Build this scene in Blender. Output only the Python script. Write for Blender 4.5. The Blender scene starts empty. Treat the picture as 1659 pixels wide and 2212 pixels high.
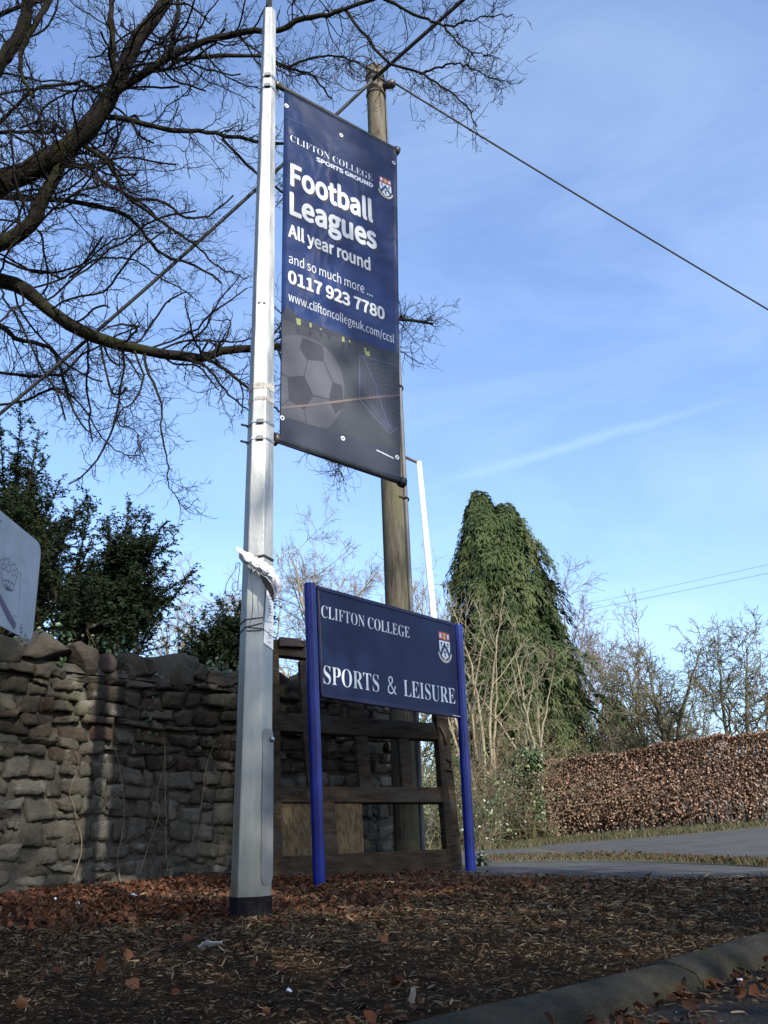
import bpy, math, random, os
import numpy as np
from mathutils import Vector, Matrix

random.seed(4)
RNG = np.random.default_rng(11)
scene = bpy.context.scene
COL = scene.collection

# ------------------------------------------------------------------ camera
F, PITCH, ROLL, EYE = 1950.0, math.radians(19.85), math.radians(-2.2), 0.28
FW = np.array([0, math.cos(PITCH), math.sin(PITCH)])
_r0 = np.array([1.0, 0, 0]); _u0 = np.array([0, -math.sin(PITCH), math.cos(PITCH)])
RT = math.cos(ROLL) * _r0 + math.sin(ROLL) * _u0
UP = -math.sin(ROLL) * _r0 + math.cos(ROLL) * _u0
CAMPOS = np.array([0, 0, EYE])
cd = bpy.data.cameras.new('camera'); cam = bpy.data.objects.new('camera', cd); COL.objects.link(cam)
cam.matrix_world = Matrix([[RT[0], UP[0], -FW[0], 0], [RT[1], UP[1], -FW[1], 0], [RT[2], UP[2], -FW[2], EYE], [0, 0, 0, 1]])
cd.sensor_fit = 'VERTICAL'; cd.sensor_height = 24.0; cd.lens = 12.0 * F / 1106.0
cd.clip_start = 0.05; cd.clip_end = 2000
scene.camera = cam

# ------------------------------------------------------------------ light
SUN_AZ, SUN_EL = math.radians(150), math.radians(33)
SKY_STRENGTH, SUN_STRENGTH, EXPOSURE = 0.15, 4.8, 0.82
world = bpy.data.worlds.new('World'); scene.world = world; world.use_nodes = True
def ray(x, y):
    return FW + RT * ((x - 829.5) / F) - UP * ((y - 1106) / F)
def build_world():
    nt = world.node_tree; N = nt.nodes; L = nt.links
    bg = N['Background']; bg.inputs[1].default_value = SKY_STRENGTH
    sky = N.new('ShaderNodeTexSky'); sky.sky_type = 'NISHITA'; sky.sun_disc = False
    sky.sun_elevation = SUN_EL; sky.sun_rotation = SUN_AZ
    sky.air_density = 1.0; sky.dust_density = 2.2; sky.ozone_density = 3.0
    tint = N.new('ShaderNodeMix'); tint.data_type = 'RGBA'; tint.blend_type = 'MULTIPLY'; tint.inputs[0].default_value = 1
    tint.inputs[7].default_value = (1.02, 1.10, 1.25, 1)
    L.new(sky.outputs[0], tint.inputs[6])
    tc = N.new('ShaderNodeTexCoord')
    # thin cirrus veil
    mp = N.new('ShaderNodeMapping'); mp.inputs['Scale'].default_value = (1.2, 1.6, 3.4); mp.inputs['Rotation'].default_value = (0.2, 0.5, 0.4)
    no = N.new('ShaderNodeTexNoise'); no.inputs['Scale'].default_value = 2.2; no.inputs['Detail'].default_value = 7; no.inputs['Roughness'].default_value = 0.58; no.inputs['Distortion'].default_value = 0.5
    L.new(tc.outputs['Generated'], mp.inputs[0]); L.new(mp.outputs[0], no.inputs[0])
    mr = N.new('ShaderNodeMapRange'); mr.inputs[1].default_value = 0.42; mr.inputs[2].default_value = 0.75; mr.inputs[3].default_value = 0.04; mr.inputs[4].default_value = 0.19
    L.new(no.outputs[0], mr.inputs[0])
    # one old contrail, along a great circle of the sky
    a = ray(925, 1052); b = ray(1659, 838); n = np.cross(a, b); n /= np.linalg.norm(n)
    t = (b - a); t /= np.linalg.norm(t)
    dp = N.new('ShaderNodeVectorMath'); dp.operation = 'DOT_PRODUCT'; dp.inputs[1].default_value = tuple(n)
    L.new(tc.outputs['Generated'], dp.inputs[0])
    n2 = N.new('ShaderNodeTexNoise'); n2.inputs['Scale'].default_value = 14; n2.inputs['Detail'].default_value = 4
    L.new(tc.outputs['Generated'], n2.inputs[0])
    w = N.new('ShaderNodeMath'); w.operation = 'MULTIPLY_ADD'; w.inputs[1].default_value = 0.012; w.inputs[2].default_value = -0.006
    L.new(n2.outputs[0], w.inputs[0])
    ad = N.new('ShaderNodeMath'); ad.operation = 'ADD'; L.new(dp.outputs['Value'], ad.inputs[0]); L.new(w.outputs[0], ad.inputs[1])
    ab = N.new('ShaderNodeMath'); ab.operation = 'ABSOLUTE'; L.new(ad.outputs[0], ab.inputs[0])
    band = N.new('ShaderNodeMapRange'); band.interpolation_type = 'SMOOTHSTEP'
    band.inputs[1].default_value = 0.0; band.inputs[2].default_value = 0.009; band.inputs[3].default_value = 0.11; band.inputs[4].default_value = 0
    L.new(ab.outputs[0], band.inputs[0])
    d2 = N.new('ShaderNodeVectorMath'); d2.operation = 'DOT_PRODUCT'; d2.inputs[1].default_value = tuple(t)
    L.new(tc.outputs['Generated'], d2.inputs[0])
    a0 = a @ t / np.linalg.norm(a)
    fade = N.new('ShaderNodeMapRange'); fade.inputs[1].default_value = a0 - 0.03; fade.inputs[2].default_value = a0 + 0.12
    L.new(d2.outputs['Value'], fade.inputs[0])
    f2 = N.new('ShaderNodeMapRange'); f2.inputs[1].default_value = b @ t / np.linalg.norm(b) - 0.16; f2.inputs[2].default_value = b @ t / np.linalg.norm(b); f2.inputs[3].default_value = 1; f2.inputs[4].default_value = 0.15; L.new(d2.outputs['Value'], f2.inputs[0])
    fm = N.new('ShaderNodeMath'); fm.operation = 'MULTIPLY'; L.new(fade.outputs[0], fm.inputs[0]); L.new(f2.outputs[0], fm.inputs[1])
    fr = N.new('ShaderNodeMath'); fr.operation = 'MULTIPLY'; L.new(band.outputs[0], fr.inputs[0]); L.new(fm.outputs[0], fr.inputs[1])
    mx = N.new('ShaderNodeMath'); mx.operation = 'ADD'; L.new(mr.outputs[0], mx.inputs[0]); L.new(fr.outputs[0], mx.inputs[1])
    mix = N.new('ShaderNodeMix'); mix.data_type = 'RGBA'; mix.inputs[7].default_value = (4.6, 5.6, 6.6, 1)
    L.new(mx.outputs[0], mix.inputs[0]); L.new(tint.outputs[2], mix.inputs[6])
    L.new(mix.outputs[2], bg.inputs[0])
build_world()
sl = bpy.data.lights.new('sun', 'SUN'); sun = bpy.data.objects.new('sun', sl); COL.objects.link(sun)
sl.energy = SUN_STRENGTH; sl.angle = math.radians(0.53); sl.color = (1.0, 0.93, 0.82)
SUN_TO = Vector((math.sin(SUN_AZ) * math.cos(SUN_EL), math.cos(SUN_AZ) * math.cos(SUN_EL), math.sin(SUN_EL)))
sun.rotation_euler = SUN_TO.to_track_quat('Z', 'Y').to_euler(); sun.location = SUN_TO * 40
vs = scene.view_settings
vs.view_transform = 'Standard'; vs.look = 'None'; vs.exposure = EXPOSURE; vs.gamma = 1.0; vs.use_curve_mapping = False

# ------------------------------------------------------------------ helpers: where a pixel of the photograph lies in the place
def terrain(x, y):
    x = np.asarray(x, float); y = np.asarray(y, float)
    return np.maximum(0, y - 9) * 0.008 + np.maximum(0, x - 2) * np.clip((y - 7) / 6, 0, 1) * 0.05
def aty(x, y, Y):
    d = ray(x, y); return CAMPOS + d * (Y / d[1])
def ground(x, y, z=None):
    d = ray(x, y)
    if z is not None: return CAMPOS + d * ((z - EYE) / d[2])
    for t in np.arange(1, 60, 0.02):
        p = CAMPOS + d * t
        if p[2] <= terrain(p[0], p[1]): return p
    return p
class Plane:
    def __init__(s, p0, e1, e2):
        s.p0 = np.asarray(p0, float); s.e1 = np.asarray(e1, float); s.e2 = np.asarray(e2, float)
        s.n = np.cross(s.e1, s.e2); s.n /= np.linalg.norm(s.n)
        if s.n @ (CAMPOS - s.p0) < 0: s.n = -s.n
    def ab(s, x, y):
        d = ray(x, y); p = CAMPOS + d * ((s.p0 - CAMPOS) @ s.n / (d @ s.n)) - s.p0
        return np.array([p @ s.e1, p @ s.e2])
    def pt(s, ab, off=0.0):
        return s.p0 + s.e1 * ab[0] + s.e2 * ab[1] + s.n * off
def q(x, y): return x / 1.04159, y / 1.04159

# ------------------------------------------------------------------ helpers: materials
def rgb(c): return (c[0], c[1], c[2], 1)
def mat(name, c1, c2=None, scale=6.0, rough=0.8, metal=0.0, bump=0.0, bscale=60.0, spec=0.5, detail=6, stretch=None, lo=0.35, hi=0.65, coat=0.0, c3=None, s3=2.0, rough2=None):
    m = bpy.data.materials.new(name); m.use_nodes = True; nt = m.node_tree; N = nt.nodes; L = nt.links
    b = N['Principled BSDF']; b.inputs['Roughness'].default_value = rough; b.inputs['Metallic'].default_value = metal
    b.inputs['Specular IOR Level'].default_value = spec; b.inputs['Coat Weight'].default_value = coat; b.inputs['Coat Roughness'].default_value = 0.08
    tc = N.new('ShaderNodeTexCoord'); mp = N.new('ShaderNodeMapping'); L.new(tc.outputs['Object'], mp.inputs[0])
    if stretch: mp.inputs['Scale'].default_value = stretch
    if c2 is None: b.inputs['Base Color'].default_value = rgb(c1)
    else:
        no = N.new('ShaderNodeTexNoise'); no.inputs['Scale'].default_value = scale; no.inputs['Detail'].default_value = detail; no.inputs['Roughness'].default_value = 0.62
        L.new(mp.outputs[0], no.inputs[0])
        r = N.new('ShaderNodeValToRGB'); r.color_ramp.elements[0].position = lo; r.color_ramp.elements[1].position = hi
        r.color_ramp.elements[0].color = rgb(c1); r.color_ramp.elements[1].color = rgb(c2)
        L.new(no.outputs[0], r.inputs[0]); out = r.outputs[0]
        if c3 is not None:
            n3 = N.new('ShaderNodeTexNoise'); n3.inputs['Scale'].default_value = s3; n3.inputs['Detail'].default_value = 5
            L.new(mp.outputs[0], n3.inputs[0])
            k = N.new('ShaderNodeMapRange'); k.inputs[1].default_value = 0.48; k.inputs[2].default_value = 0.66; L.new(n3.outputs[0], k.inputs[0])
            mx = N.new('ShaderNodeMix'); mx.data_type = 'RGBA'; mx.inputs[7].default_value = rgb(c3)
            L.new(k.outputs[0], mx.inputs[0]); L.new(out, mx.inputs[6]); out = mx.outputs[2]
        L.new(out, b.inputs['Base Color'])
        if rough2 is not None:
            rr = N.new('ShaderNodeMapRange'); rr.inputs[1].default_value = lo; rr.inputs[2].default_value = hi; rr.inputs[3].default_value = rough; rr.inputs[4].default_value = rough2
            L.new(no.outputs[0], rr.inputs[0]); L.new(rr.outputs[0], b.inputs['Roughness'])
    if bump:
        nb = N.new('ShaderNodeTexNoise'); nb.inputs['Scale'].default_value = bscale; nb.inputs['Detail'].default_value = 5
        L.new(mp.outputs[0], nb.inputs[0])
        bp = N.new('ShaderNodeBump'); bp.inputs['Strength'].default_value = bump; bp.inputs['Distance'].default_value = 0.02
        L.new(nb.outputs[0], bp.inputs['Height']); L.new(bp.outputs[0], b.inputs['Normal'])
    return m
def tone_mat(name, colors, rough=0.8, spec=0.3, trans=0.0, nscale=0.0, bump=0.0, bscale=40.0, mottle=None):
    """colour picked per leaf / stone / chip from its own random 'tone'"""
    m = bpy.data.materials.new(name); m.use_nodes = True; nt = m.node_tree; N = nt.nodes; L = nt.links
    b = N['Principled BSDF']; b.inputs['Roughness'].default_value = rough; b.inputs['Specular IOR Level'].default_value = spec
    at = N.new('ShaderNodeAttribute'); at.attribute_name = 'tone'
    r = N.new('ShaderNodeValToRGB'); cr = r.color_ramp
    while len(cr.elements) < len(colors): cr.elements.new(0.5)
    for i, c in enumerate(colors):
        cr.elements[i].position = i / (len(colors) - 1); cr.elements[i].color = rgb(c)
    L.new(at.outputs['Fac'], r.inputs[0]); out = r.outputs[0]
    tc = N.new('ShaderNodeTexCoord')
    if mottle:
        for (c, sc_, a, d_) in mottle:
            no = N.new('ShaderNodeTexNoise'); no.inputs['Scale'].default_value = sc_; no.inputs['Detail'].default_value = 7; no.inputs['Roughness'].default_value = 0.68
            L.new(tc.outputs['Object'], no.inputs[0])
            k = N.new('ShaderNodeMapRange'); k.inputs[1].default_value = a; k.inputs[2].default_value = a + 0.14; k.inputs[4].default_value = d_
            L.new(no.outputs[0], k.inputs[0])
            mx = N.new('ShaderNodeMix'); mx.data_type = 'RGBA'; mx.inputs[7].default_value = rgb(c)
            L.new(k.outputs[0], mx.inputs[0]); L.new(out, mx.inputs[6]); out = mx.outputs[2]
    L.new(out, b.inputs['Base Color'])
    if bump:
        nb = N.new('ShaderNodeTexNoise'); nb.inputs['Scale'].default_value = bscale; nb.inputs['Detail'].default_value = 8; nb.inputs['Roughness'].default_value = 0.65
        L.new(tc.outputs['Object'], nb.inputs[0])
        bp = N.new('ShaderNodeBump'); bp.inputs['Strength'].default_value = bump; bp.inputs['Distance'].default_value = 0.03
        L.new(nb.outputs[0], bp.inputs['Height']); L.new(bp.outputs[0], b.inputs['Normal'])
    if trans:
        tr = N.new('ShaderNodeBsdfTranslucent'); L.new(out, tr.inputs[0])
        ms = N.new('ShaderNodeMixShader'); ms.inputs[0].default_value = trans
        L.new(b.outputs[0], ms.inputs[1]); L.new(tr.outputs[0], ms.inputs[2]); L.new(ms.outputs[0], N['Material Output'].inputs[0])
    return m

# ------------------------------------------------------------------ helpers: objects
def tag(o, label, cat, group=None, kind=None):
    if label: o['label'] = label
    if cat: o['category'] = cat
    if group: o['group'] = group
    if kind: o['kind'] = kind
    return o
def thing(name, label, cat, loc=(0, 0, 0), group=None):
    o = bpy.data.objects.new(name, None); COL.objects.link(o); o.location = loc; o.empty_display_size = 0.2
    return tag(o, label, cat, group)
def link(name, me, m, parent=None, smooth=False):
    o = bpy.data.objects.new(name, me); COL.objects.link(o)
    if m is not None: me.materials.append(m)
    if parent is not None:
        o.parent = parent
        top = parent
        off = Vector((0, 0, 0))
        while top is not None: off += Vector(top.location); top = top.parent
        me.transform(Matrix.Translation(-off))
    if smooth: me.polygons.foreach_set('use_smooth', np.ones(len(me.polygons), bool))
    return o
def mesh_np(V, faces, tone=None):
    """V (n,3); faces: list of int arrays (m,k)"""
    me = bpy.data.meshes.new('m'); V = np.ascontiguousarray(V, dtype=np.float32)
    faces = [np.asarray(f, dtype=np.int32) for f in faces if len(f)]
    me.vertices.add(len(V)); me.vertices.foreach_set('co', V.ravel())
    lt = np.concatenate([f.ravel() for f in faces]); me.loops.add(len(lt)); me.loops.foreach_set('vertex_index', lt)
    tot = np.concatenate([np.full(len(f), f.shape[1], np.int32) for f in faces])
    st = np.concatenate([[0], np.cumsum(tot)[:-1]]).astype(np.int32)
    me.polygons.add(len(tot)); me.polygons.foreach_set('loop_start', st); me.polygons.foreach_set('loop_total', tot)
    me.update(calc_edges=True)
    if tone is not None:
        a = me.attributes.new('tone', 'FLOAT', 'POINT'); a.data.foreach_set('value', np.ascontiguousarray(tone, dtype=np.float32))
    return me
class MB:
    """collects shapes into one mesh"""
    def __init__(s): s.v = []; s.f = []
    def add(s, vs, fs):
        k = len(s.v); s.v += [tuple(float(c) for c in p) for p in vs]; s.f += [tuple(i + k for i in f) for f in fs]; return s
    def prism(s, poly, d):
        """polygon of 3-D points extruded along vector d"""
        n = len(poly); d = np.asarray(d, float); P = [np.asarray(p, float) for p in poly]
        s.add(P + [p + d for p in P], [tuple(range(n))[::-1], tuple(range(n, 2 * n))] + [(i, (i + 1) % n, n + (i + 1) % n, n + i) for i in range(n)]); return s
    def tube(s, pts, r, n=8, cap=True):
        pts = [np.asarray(p, float) for p in pts]; rs = r if hasattr(r, '__len__') else [r] * len(pts)
        V = []; Fc = []
        for i, p in enumerate(pts):
            t = pts[min(i + 1, len(pts) - 1)] - pts[max(i - 1, 0)]; t = t / (np.linalg.norm(t) + 1e-9)
            ref = np.array([0, 0, 1.0]) if abs(t[2]) < 0.9 else np.array([1.0, 0, 0])
            a = np.cross(t, ref); a /= np.linalg.norm(a); b = np.cross(t, a)
            for j in range(n):
                w = 2 * math.pi * j / n; V.append(p + rs[i] * (math.cos(w) * a + math.sin(w) * b))
        for i in range(len(pts) - 1):
            for j in range(n): Fc.append((i * n + j, i * n + (j + 1) % n, (i + 1) * n + (j + 1) % n, (i + 1) * n + j))
        if cap: Fc.append(tuple(range(n))[::-1]); Fc.append(tuple(range((len(pts) - 1) * n, len(pts) * n)))
        s.add(V, Fc); return s
    def build(s, name, m, parent=None, smooth=False, bevel=0.0, recalc=True):
        import bmesh
        me = bpy.data.meshes.new(name); me.from_pydata(s.v, [], s.f)
        if recalc or bevel:
            bm = bmesh.new(); bm.from_mesh(me); bmesh.ops.recalc_face_normals(bm, faces=bm.faces)
            if bevel:
                es = [e for e in bm.edges if len(e.link_faces) == 2 and e.calc_face_angle(0) > 0.5]
                bmesh.ops.bevel(bm, geom=es, offset=bevel, segments=2, affect='EDGES', profile=0.6)
            bm.to_mesh(me); bm.free()
        me.update()
        return link(name, me, m, parent, smooth)
def nrm(v): return v / (np.linalg.norm(v, axis=-1, keepdims=True) + 1e-9)
def tubes(P, R, sides):
    """P (m,n,3) polylines, R (m,n) radii -> V, quads"""
    m, n, _ = P.shape
    T = nrm(np.gradient(P, axis=1)); mean = nrm(T.mean(1))
    ref = np.where(np.abs(mean[:, 2:3]) < 0.85, np.array([[0, 0, 1.0]]), np.array([[1.0, 0, 0]]))[:, None, :]
    A = nrm(np.cross(T, ref)); B = np.cross(T, A)
    w = np.arange(sides) * 2 * math.pi / sides
    V = P[:, :, None, :] + R[:, :, None, None] * (np.cos(w)[None, None, :, None] * A[:, :, None, :] + np.sin(w)[None, None, :, None] * B[:, :, None, :])
    base = (np.arange(m) * n * sides)[:, None, None]; i = np.arange(n - 1)[None, :, None] * sides; j = np.arange(sides)[None, None, :]; j2 = (j + 1) % sides
    Q = np.stack([base + i + j, base + i + j2, base + i + sides + j2, base + i + sides + j], -1).reshape(-1, 4)
    return V.reshape(-1, 3), Q
def join_tubes(sets):
    Vs = []; Qs = []; k = 0
    for (P, R, s) in sets:
        if len(P) == 0: continue
        v, f = tubes(P, R, s); Vs.append(v); Qs.append(f + k); k += len(v)
    return np.concatenate(Vs), [np.concatenate(Qs)]
def spline(pts, n, r=None):
    """Catmull-Rom through pts resampled to n"""
    P = np.asarray(pts, float); k = len(P); E = np.vstack([2 * P[0] - P[1], P, 2 * P[-1] - P[-2]])
    t = np.linspace(0, k - 1 - 1e-6, n); i = t.astype(int); u = (t - i)[:, None]
    a, b, c, d = E[i], E[i + 1], E[i + 2], E[i + 3]
    out = 0.5 * (2 * b + (c - a) * u + (2 * a - 5 * b + 4 * c - d) * u ** 2 + (3 * b - a - 3 * c + d) * u ** 3)
    return out
def grow(pos, d, Ln, r0, nseg, wig, up=0.0, taper=0.35):
    N = len(pos); P = np.zeros((N, nseg + 1, 3)); P[:, 0] = pos; d = nrm(d)
    for k in range(nseg):
        d = nrm(d + RNG.normal(0, wig, (N, 3)) + np.array([0, 0, up]))
        P[:, k + 1] = P[:, k] + d * (Ln / nseg)[:, None]
    R = r0[:, None] * (1 - (1 - taper) * np.linspace(0, 1, nseg + 1))[None, :]
    return P, R
def spawn(P, R, per_m, Lr, ang, nseg, wig, up=0.0, rr=0.55, tmin=0.15, taper=0.4, rmin=0.0012, tip=True, lenr=None, bias=None):
    m, n, _ = P.shape
    ln = np.linalg.norm(np.diff(P, axis=1), axis=2).sum(1)
    cnt = RNG.poisson(per_m * ln * (1 - tmin))
    idx = np.repeat(np.arange(m), cnt); N = len(idx)
    t = RNG.uniform(tmin, 1.0, N) * (n - 1) * 0.9999; i = t.astype(int); u = (t - i)[:, None]
    pos = P[idx, i] * (1 - u) + P[idx, i + 1] * u; tan = nrm(P[idx, i + 1] - P[idx, i]); rad = R[idx, i] * (1 - u[:, 0]) + R[idx, i + 1] * u[:, 0]
    rv = nrm(np.cross(tan, RNG.normal(0, 1, (N, 3))))
    a = np.radians(RNG.uniform(ang[0], ang[1], N))[:, None]
    d = np.cos(a) * tan + np.sin(a) * rv
    if bias is not None: d = d + np.asarray(bias)
    L = RNG.uniform(Lr[0], Lr[1], N) * (1.1 - 0.6 * t / (n - 1))
    if lenr: L = L * np.clip(rad / lenr, 0.3, 1.3)
    r = np.maximum(rad * rr, rmin)
    return grow(pos, d, L, r, nseg, wig, up, taper)
def bake(tv, tf, pos, M, s, tone=None):
    """copies of one small shape (a leaf, a chip) worked into a single mesh"""
    tv = np.asarray(tv, float); k = len(tv); N = len(pos)
    V = np.einsum('nij,kj->nki', M * np.asarray(s).reshape(N, 1, 1), tv) + pos[:, None, :]
    fs = []
    for n in sorted(set(len(f) for f in tf)):
        a = np.array([f for f in tf if len(f) == n]); fs.append((a[None] + (np.arange(N) * k)[:, None, None]).reshape(-1, n))
    tone = RNG.random(N) if tone is None else tone
    return V.reshape(-1, 3), fs, np.repeat(tone, k)
def frames(d, rollv=None):
    """rotation matrices whose x axis is d"""
    d = nrm(d); N = len(d); r = RNG.normal(0, 1, (N, 3)) if rollv is None else np.broadcast_to(rollv, (N, 3)) + RNG.normal(0, 0.15, (N, 3))
    y = nrm(np.cross(r, d)); z = np.cross(d, y)
    return np.stack([d, y, z], -1)
def rdir(n): return nrm(RNG.normal(0, 1, (n, 3)))

# leaf shapes, x along the leaf
LEAF = ([(0, 0, 0), (0.45, 0.32, 0.06), (1, 0, 0), (0.45, -0.32, 0.06)], [(0, 1, 2), (0, 2, 3)])
BROAD = ([(0, 0, 0), (0.3, 0.36, 0.1), (0.75, 0.3, 0.12), (1, 0, -0.05), (0.75, -0.3, 0.12), (0.3, -0.36, 0.1), (0.5, 0, 0)], [(0, 1, 6), (1, 2, 6), (2, 3, 6), (3, 4, 6), (4, 5, 6), (5, 0, 6)])
MAPLE = ([(0, 0, 0), (0.1, 0.42, 0.12), (0.38, 0.3, 0.05), (0.55, 0.52, 0.16), (0.66, 0.2, 0.04), (1.0, 0.04, -0.06), (0.66, -0.2, 0.05), (0.5, -0.5, 0.2), (0.36, -0.28, 0.05), (0.08, -0.42, 0.1), (0.4, 0, -0.02)],
         [(0, 1, 10), (1, 2, 10), (2, 3, 10), (3, 4, 10), (4, 5, 10), (5, 6, 10), (6, 7, 10), (7, 8, 10), (8, 9, 10), (9, 0, 10)])
NEEDLE = ([(0, 0, 0), (0.3, 0.09, 0.0), (1, 0, 0), (0.3, -0.09, 0.0)], [(0, 1, 2, 3)])
YNEEDLE = ([(0, 0.03, 0), (0.4, 0.17, 0.0), (1, 0, 0), (0.4, -0.17, 0.0)], [(0, 1, 2, 3)])
STRIP = ([(0, 0.16, 0), (0.5, 0.26, 0.06), (1, 0.04, -0.06), (1, -0.04, -0.06), (0.5, -0.26, 0.06), (0, -0.16, 0)], [(0, 1, 4, 5), (1, 2, 3, 4)])
STRIP2 = ([(0, 0.07, 0), (0.5, 0.14, 0.05), (1, 0.02, -0.06), (1, -0.02, -0.06), (0.5, -0.14, 0.05), (0, -0.07, 0)], [(0, 1, 4, 5), (1, 2, 3, 4)])
CURL = ([(0, 0, 0.0), (0.25, 0.34, 0.22), (0.7, 0.30, 0.30), (1, 0, 0.12), (0.7, -0.34, 0.24), (0.25, -0.36, 0.30), (0.5, 0, -0.02)], [(0, 1, 6), (1, 2, 6), (2, 3, 6), (3, 4, 6), (4, 5, 6), (5, 0, 6)])
CHIP = ([(0, 0.07, 0), (0.5, 0.11, 0.05), (1, 0.05, 0.0), (1, -0.07, 0.02), (0.5, -0.1, 0.06), (0, -0.06, 0)], [(0, 1, 4, 5), (1, 2, 3, 4)])

# ------------------------------------------------------------------ helpers: lettering and flat graphics
FD = os.path.join(bpy.utils.resource_path('LOCAL'), 'datafiles', 'fonts')
_fonts = {}
def font(n):
    if n not in _fonts:
        try: _fonts[n] = bpy.data.fonts.load(os.path.join(FD, n))
        except Exception: _fonts[n] = None
    return _fonts[n]
SANS, SERIF = 'Noto Sans CJK Regular.woff2', 'NotoSansMath-Regular.woff2'
def glyphs(body, fname, off=0.0):
    f = font(fname)
    if fname == SERIF and f is not None:
        body = ''.join(chr(0x1D400 + ord(c) - 65) if 'A' <= c <= 'Z' else c for c in body)
    cu = bpy.data.curves.new('lettering', 'FONT'); cu.body = body; cu.size = 1.0; cu.offset = off; cu.resolution_u = 6
    if f is not None: cu.font = f
    o = bpy.data.objects.new('lettering', cu); COL.objects.link(o)
    dg = bpy.context.evaluated_depsgraph_get(); me = bpy.data.meshes.new_from_object(o.evaluated_get(dg))
    V = np.zeros(len(me.vertices) * 3); me.vertices.foreach_get('co', V); V = V.reshape(-1, 3)[:, :2]
    fs = [tuple(p.vertices) for p in me.polygons]
    bpy.data.objects.remove(o); bpy.data.curves.remove(cu); bpy.data.meshes.remove(me)
    return V, fs
def text_on(pl, body, fname, bl, br, tl, m, parent, name, bold=0.0, ref=None, off=0.0015, curve_off=0.0, shadow=None):
    V, fs = glyphs(body, fname, curve_off)
    rv, _ = glyphs(ref or body[0], fname, curve_off)
    H = rv[:, 1].max(); x0, x1 = V[:, 0].min(), V[:, 0].max()
    BL, BR, TL = pl.ab(*bl), pl.ab(*br), pl.ab(*tl)
    ex = (BR - BL) / (x1 - x0); ey = np.array([0, (TL - BL)[1]]) / H
    def lay(shift, o0, nm, mm, bd):
        mb = MB(); sh = [(0, 0)]
        if bd: sh += [(bd * math.cos(k * math.pi / 4), bd * math.sin(k * math.pi / 4)) for k in range(8)]
        for k, (sx, sy) in enumerate(sh):
            P = [pl.pt(BL + (v[0] - x0 + sx + shift[0]) * ex + (v[1] + sy + shift[1]) * ey, o0 + k * 0.00012) for v in V]
            mb.add(P, fs)
        return mb.build(nm, mm, parent, recalc=False)
    if shadow is not None: lay((0.035, -0.035), off - 0.0008, 'lettering_shadow', shadow, 0)
    return lay((0, 0), off, name, m, bold)
def flat(pl, polys, off, th=0.0008):
    """flat shapes (lists of plane coordinates) with a little thickness"""
    mb = MB()
    for i, p in enumerate(polys): mb.prism([pl.pt(a, off) for a in p], pl.n * th)
    return mb
def lines(pl, paths, w, off):
    mb = MB()
    for path in paths:
        P = [np.asarray(p, float) for p in path]; L_ = []; R_ = []
        for i, p in enumerate(P):
            t = P[min(i + 1, len(P) - 1)] - P[max(i - 1, 0)]; t = t / (np.linalg.norm(t) + 1e-9); nn = np.array([-t[1], t[0]])
            L_.append(pl.pt(p + nn * w / 2, off)); R_.append(pl.pt(p - nn * w / 2, off))
        n = len(P); mb.add(L_ + R_, [(i, i + 1, n + i + 1, n + i) for i in range(n - 1)])
    return mb

# ------------------------------------------------------------------ materials
M = {}
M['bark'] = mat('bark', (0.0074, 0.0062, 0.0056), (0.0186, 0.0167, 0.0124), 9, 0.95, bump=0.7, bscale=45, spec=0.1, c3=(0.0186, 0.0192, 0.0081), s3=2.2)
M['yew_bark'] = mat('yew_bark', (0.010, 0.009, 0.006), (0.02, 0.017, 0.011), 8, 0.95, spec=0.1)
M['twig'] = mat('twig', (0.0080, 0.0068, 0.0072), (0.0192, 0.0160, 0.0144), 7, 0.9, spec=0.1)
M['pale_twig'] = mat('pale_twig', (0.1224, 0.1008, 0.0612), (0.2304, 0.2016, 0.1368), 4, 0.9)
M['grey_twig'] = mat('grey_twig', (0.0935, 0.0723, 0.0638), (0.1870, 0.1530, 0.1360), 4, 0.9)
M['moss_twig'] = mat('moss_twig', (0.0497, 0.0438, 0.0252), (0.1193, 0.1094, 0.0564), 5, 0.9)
M['galv'] = mat('galvanised', (0.2081, 0.2157, 0.2042), (0.3237, 0.3313, 0.3160), 7, 0.38, 0.85, bump=0.06, spec=0.5, bscale=90, stretch=(3, 3, 0.5), lo=0.3, hi=0.7, rough2=0.52)
def brushed(m, an):
    nt = m.node_tree; tg = nt.nodes.new('ShaderNodeTangent'); tg.direction_type = 'RADIAL'; tg.axis = 'Z'
    b = nt.nodes['Principled BSDF']; b.inputs['Anisotropic'].default_value = an; nt.links.new(tg.outputs[0], b.inputs['Tangent'])
brushed(M['galv'], 0.8)
M['dull'] = mat('dull_steel', (0.1514, 0.1548, 0.1514), (0.2133, 0.2167, 0.2133), 8, 0.46, 0.55, bump=0.03)
M['bitumen'] = mat('bitumen', (0.0072, 0.0072, 0.0090), (0.0180, 0.0168, 0.0180), 20, 0.95, bump=0.4, bscale=80, spec=0.08)
M['band'] = mat('steel_band', (0.25, 0.26, 0.27), (0.5, 0.5, 0.5), 40, 0.4, 0.9)
M['black'] = mat('black_plastic', (0.012, 0.012, 0.013), (0.03, 0.03, 0.032), 20, 0.5)
M['bronze'] = mat('bronze_cap', (0.07, 0.062, 0.05), (0.12, 0.11, 0.09), 20, 0.35, 0.5)
M['tape'] = mat('tape_residue', (0.30, 0.29, 0.25), (0.55, 0.53, 0.47), 60, 0.9)
M['board'] = mat('navy_board', (0.0065, 0.013, 0.046), (0.009, 0.0175, 0.058), 3, 0.5, spec=0.22, c3=(0.011, 0.018, 0.055), s3=1.3)
M['post'] = mat('blue_paint', (0.0020, 0.0111, 0.1300), (0.0026, 0.0143, 0.1625), 4, 0.28, spec=0.4, coat=0.0)
M['white'] = mat('white_print', (0.4756, 0.5002, 0.5248), (0.5412, 0.5576, 0.5740), 3, 0.55)
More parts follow.
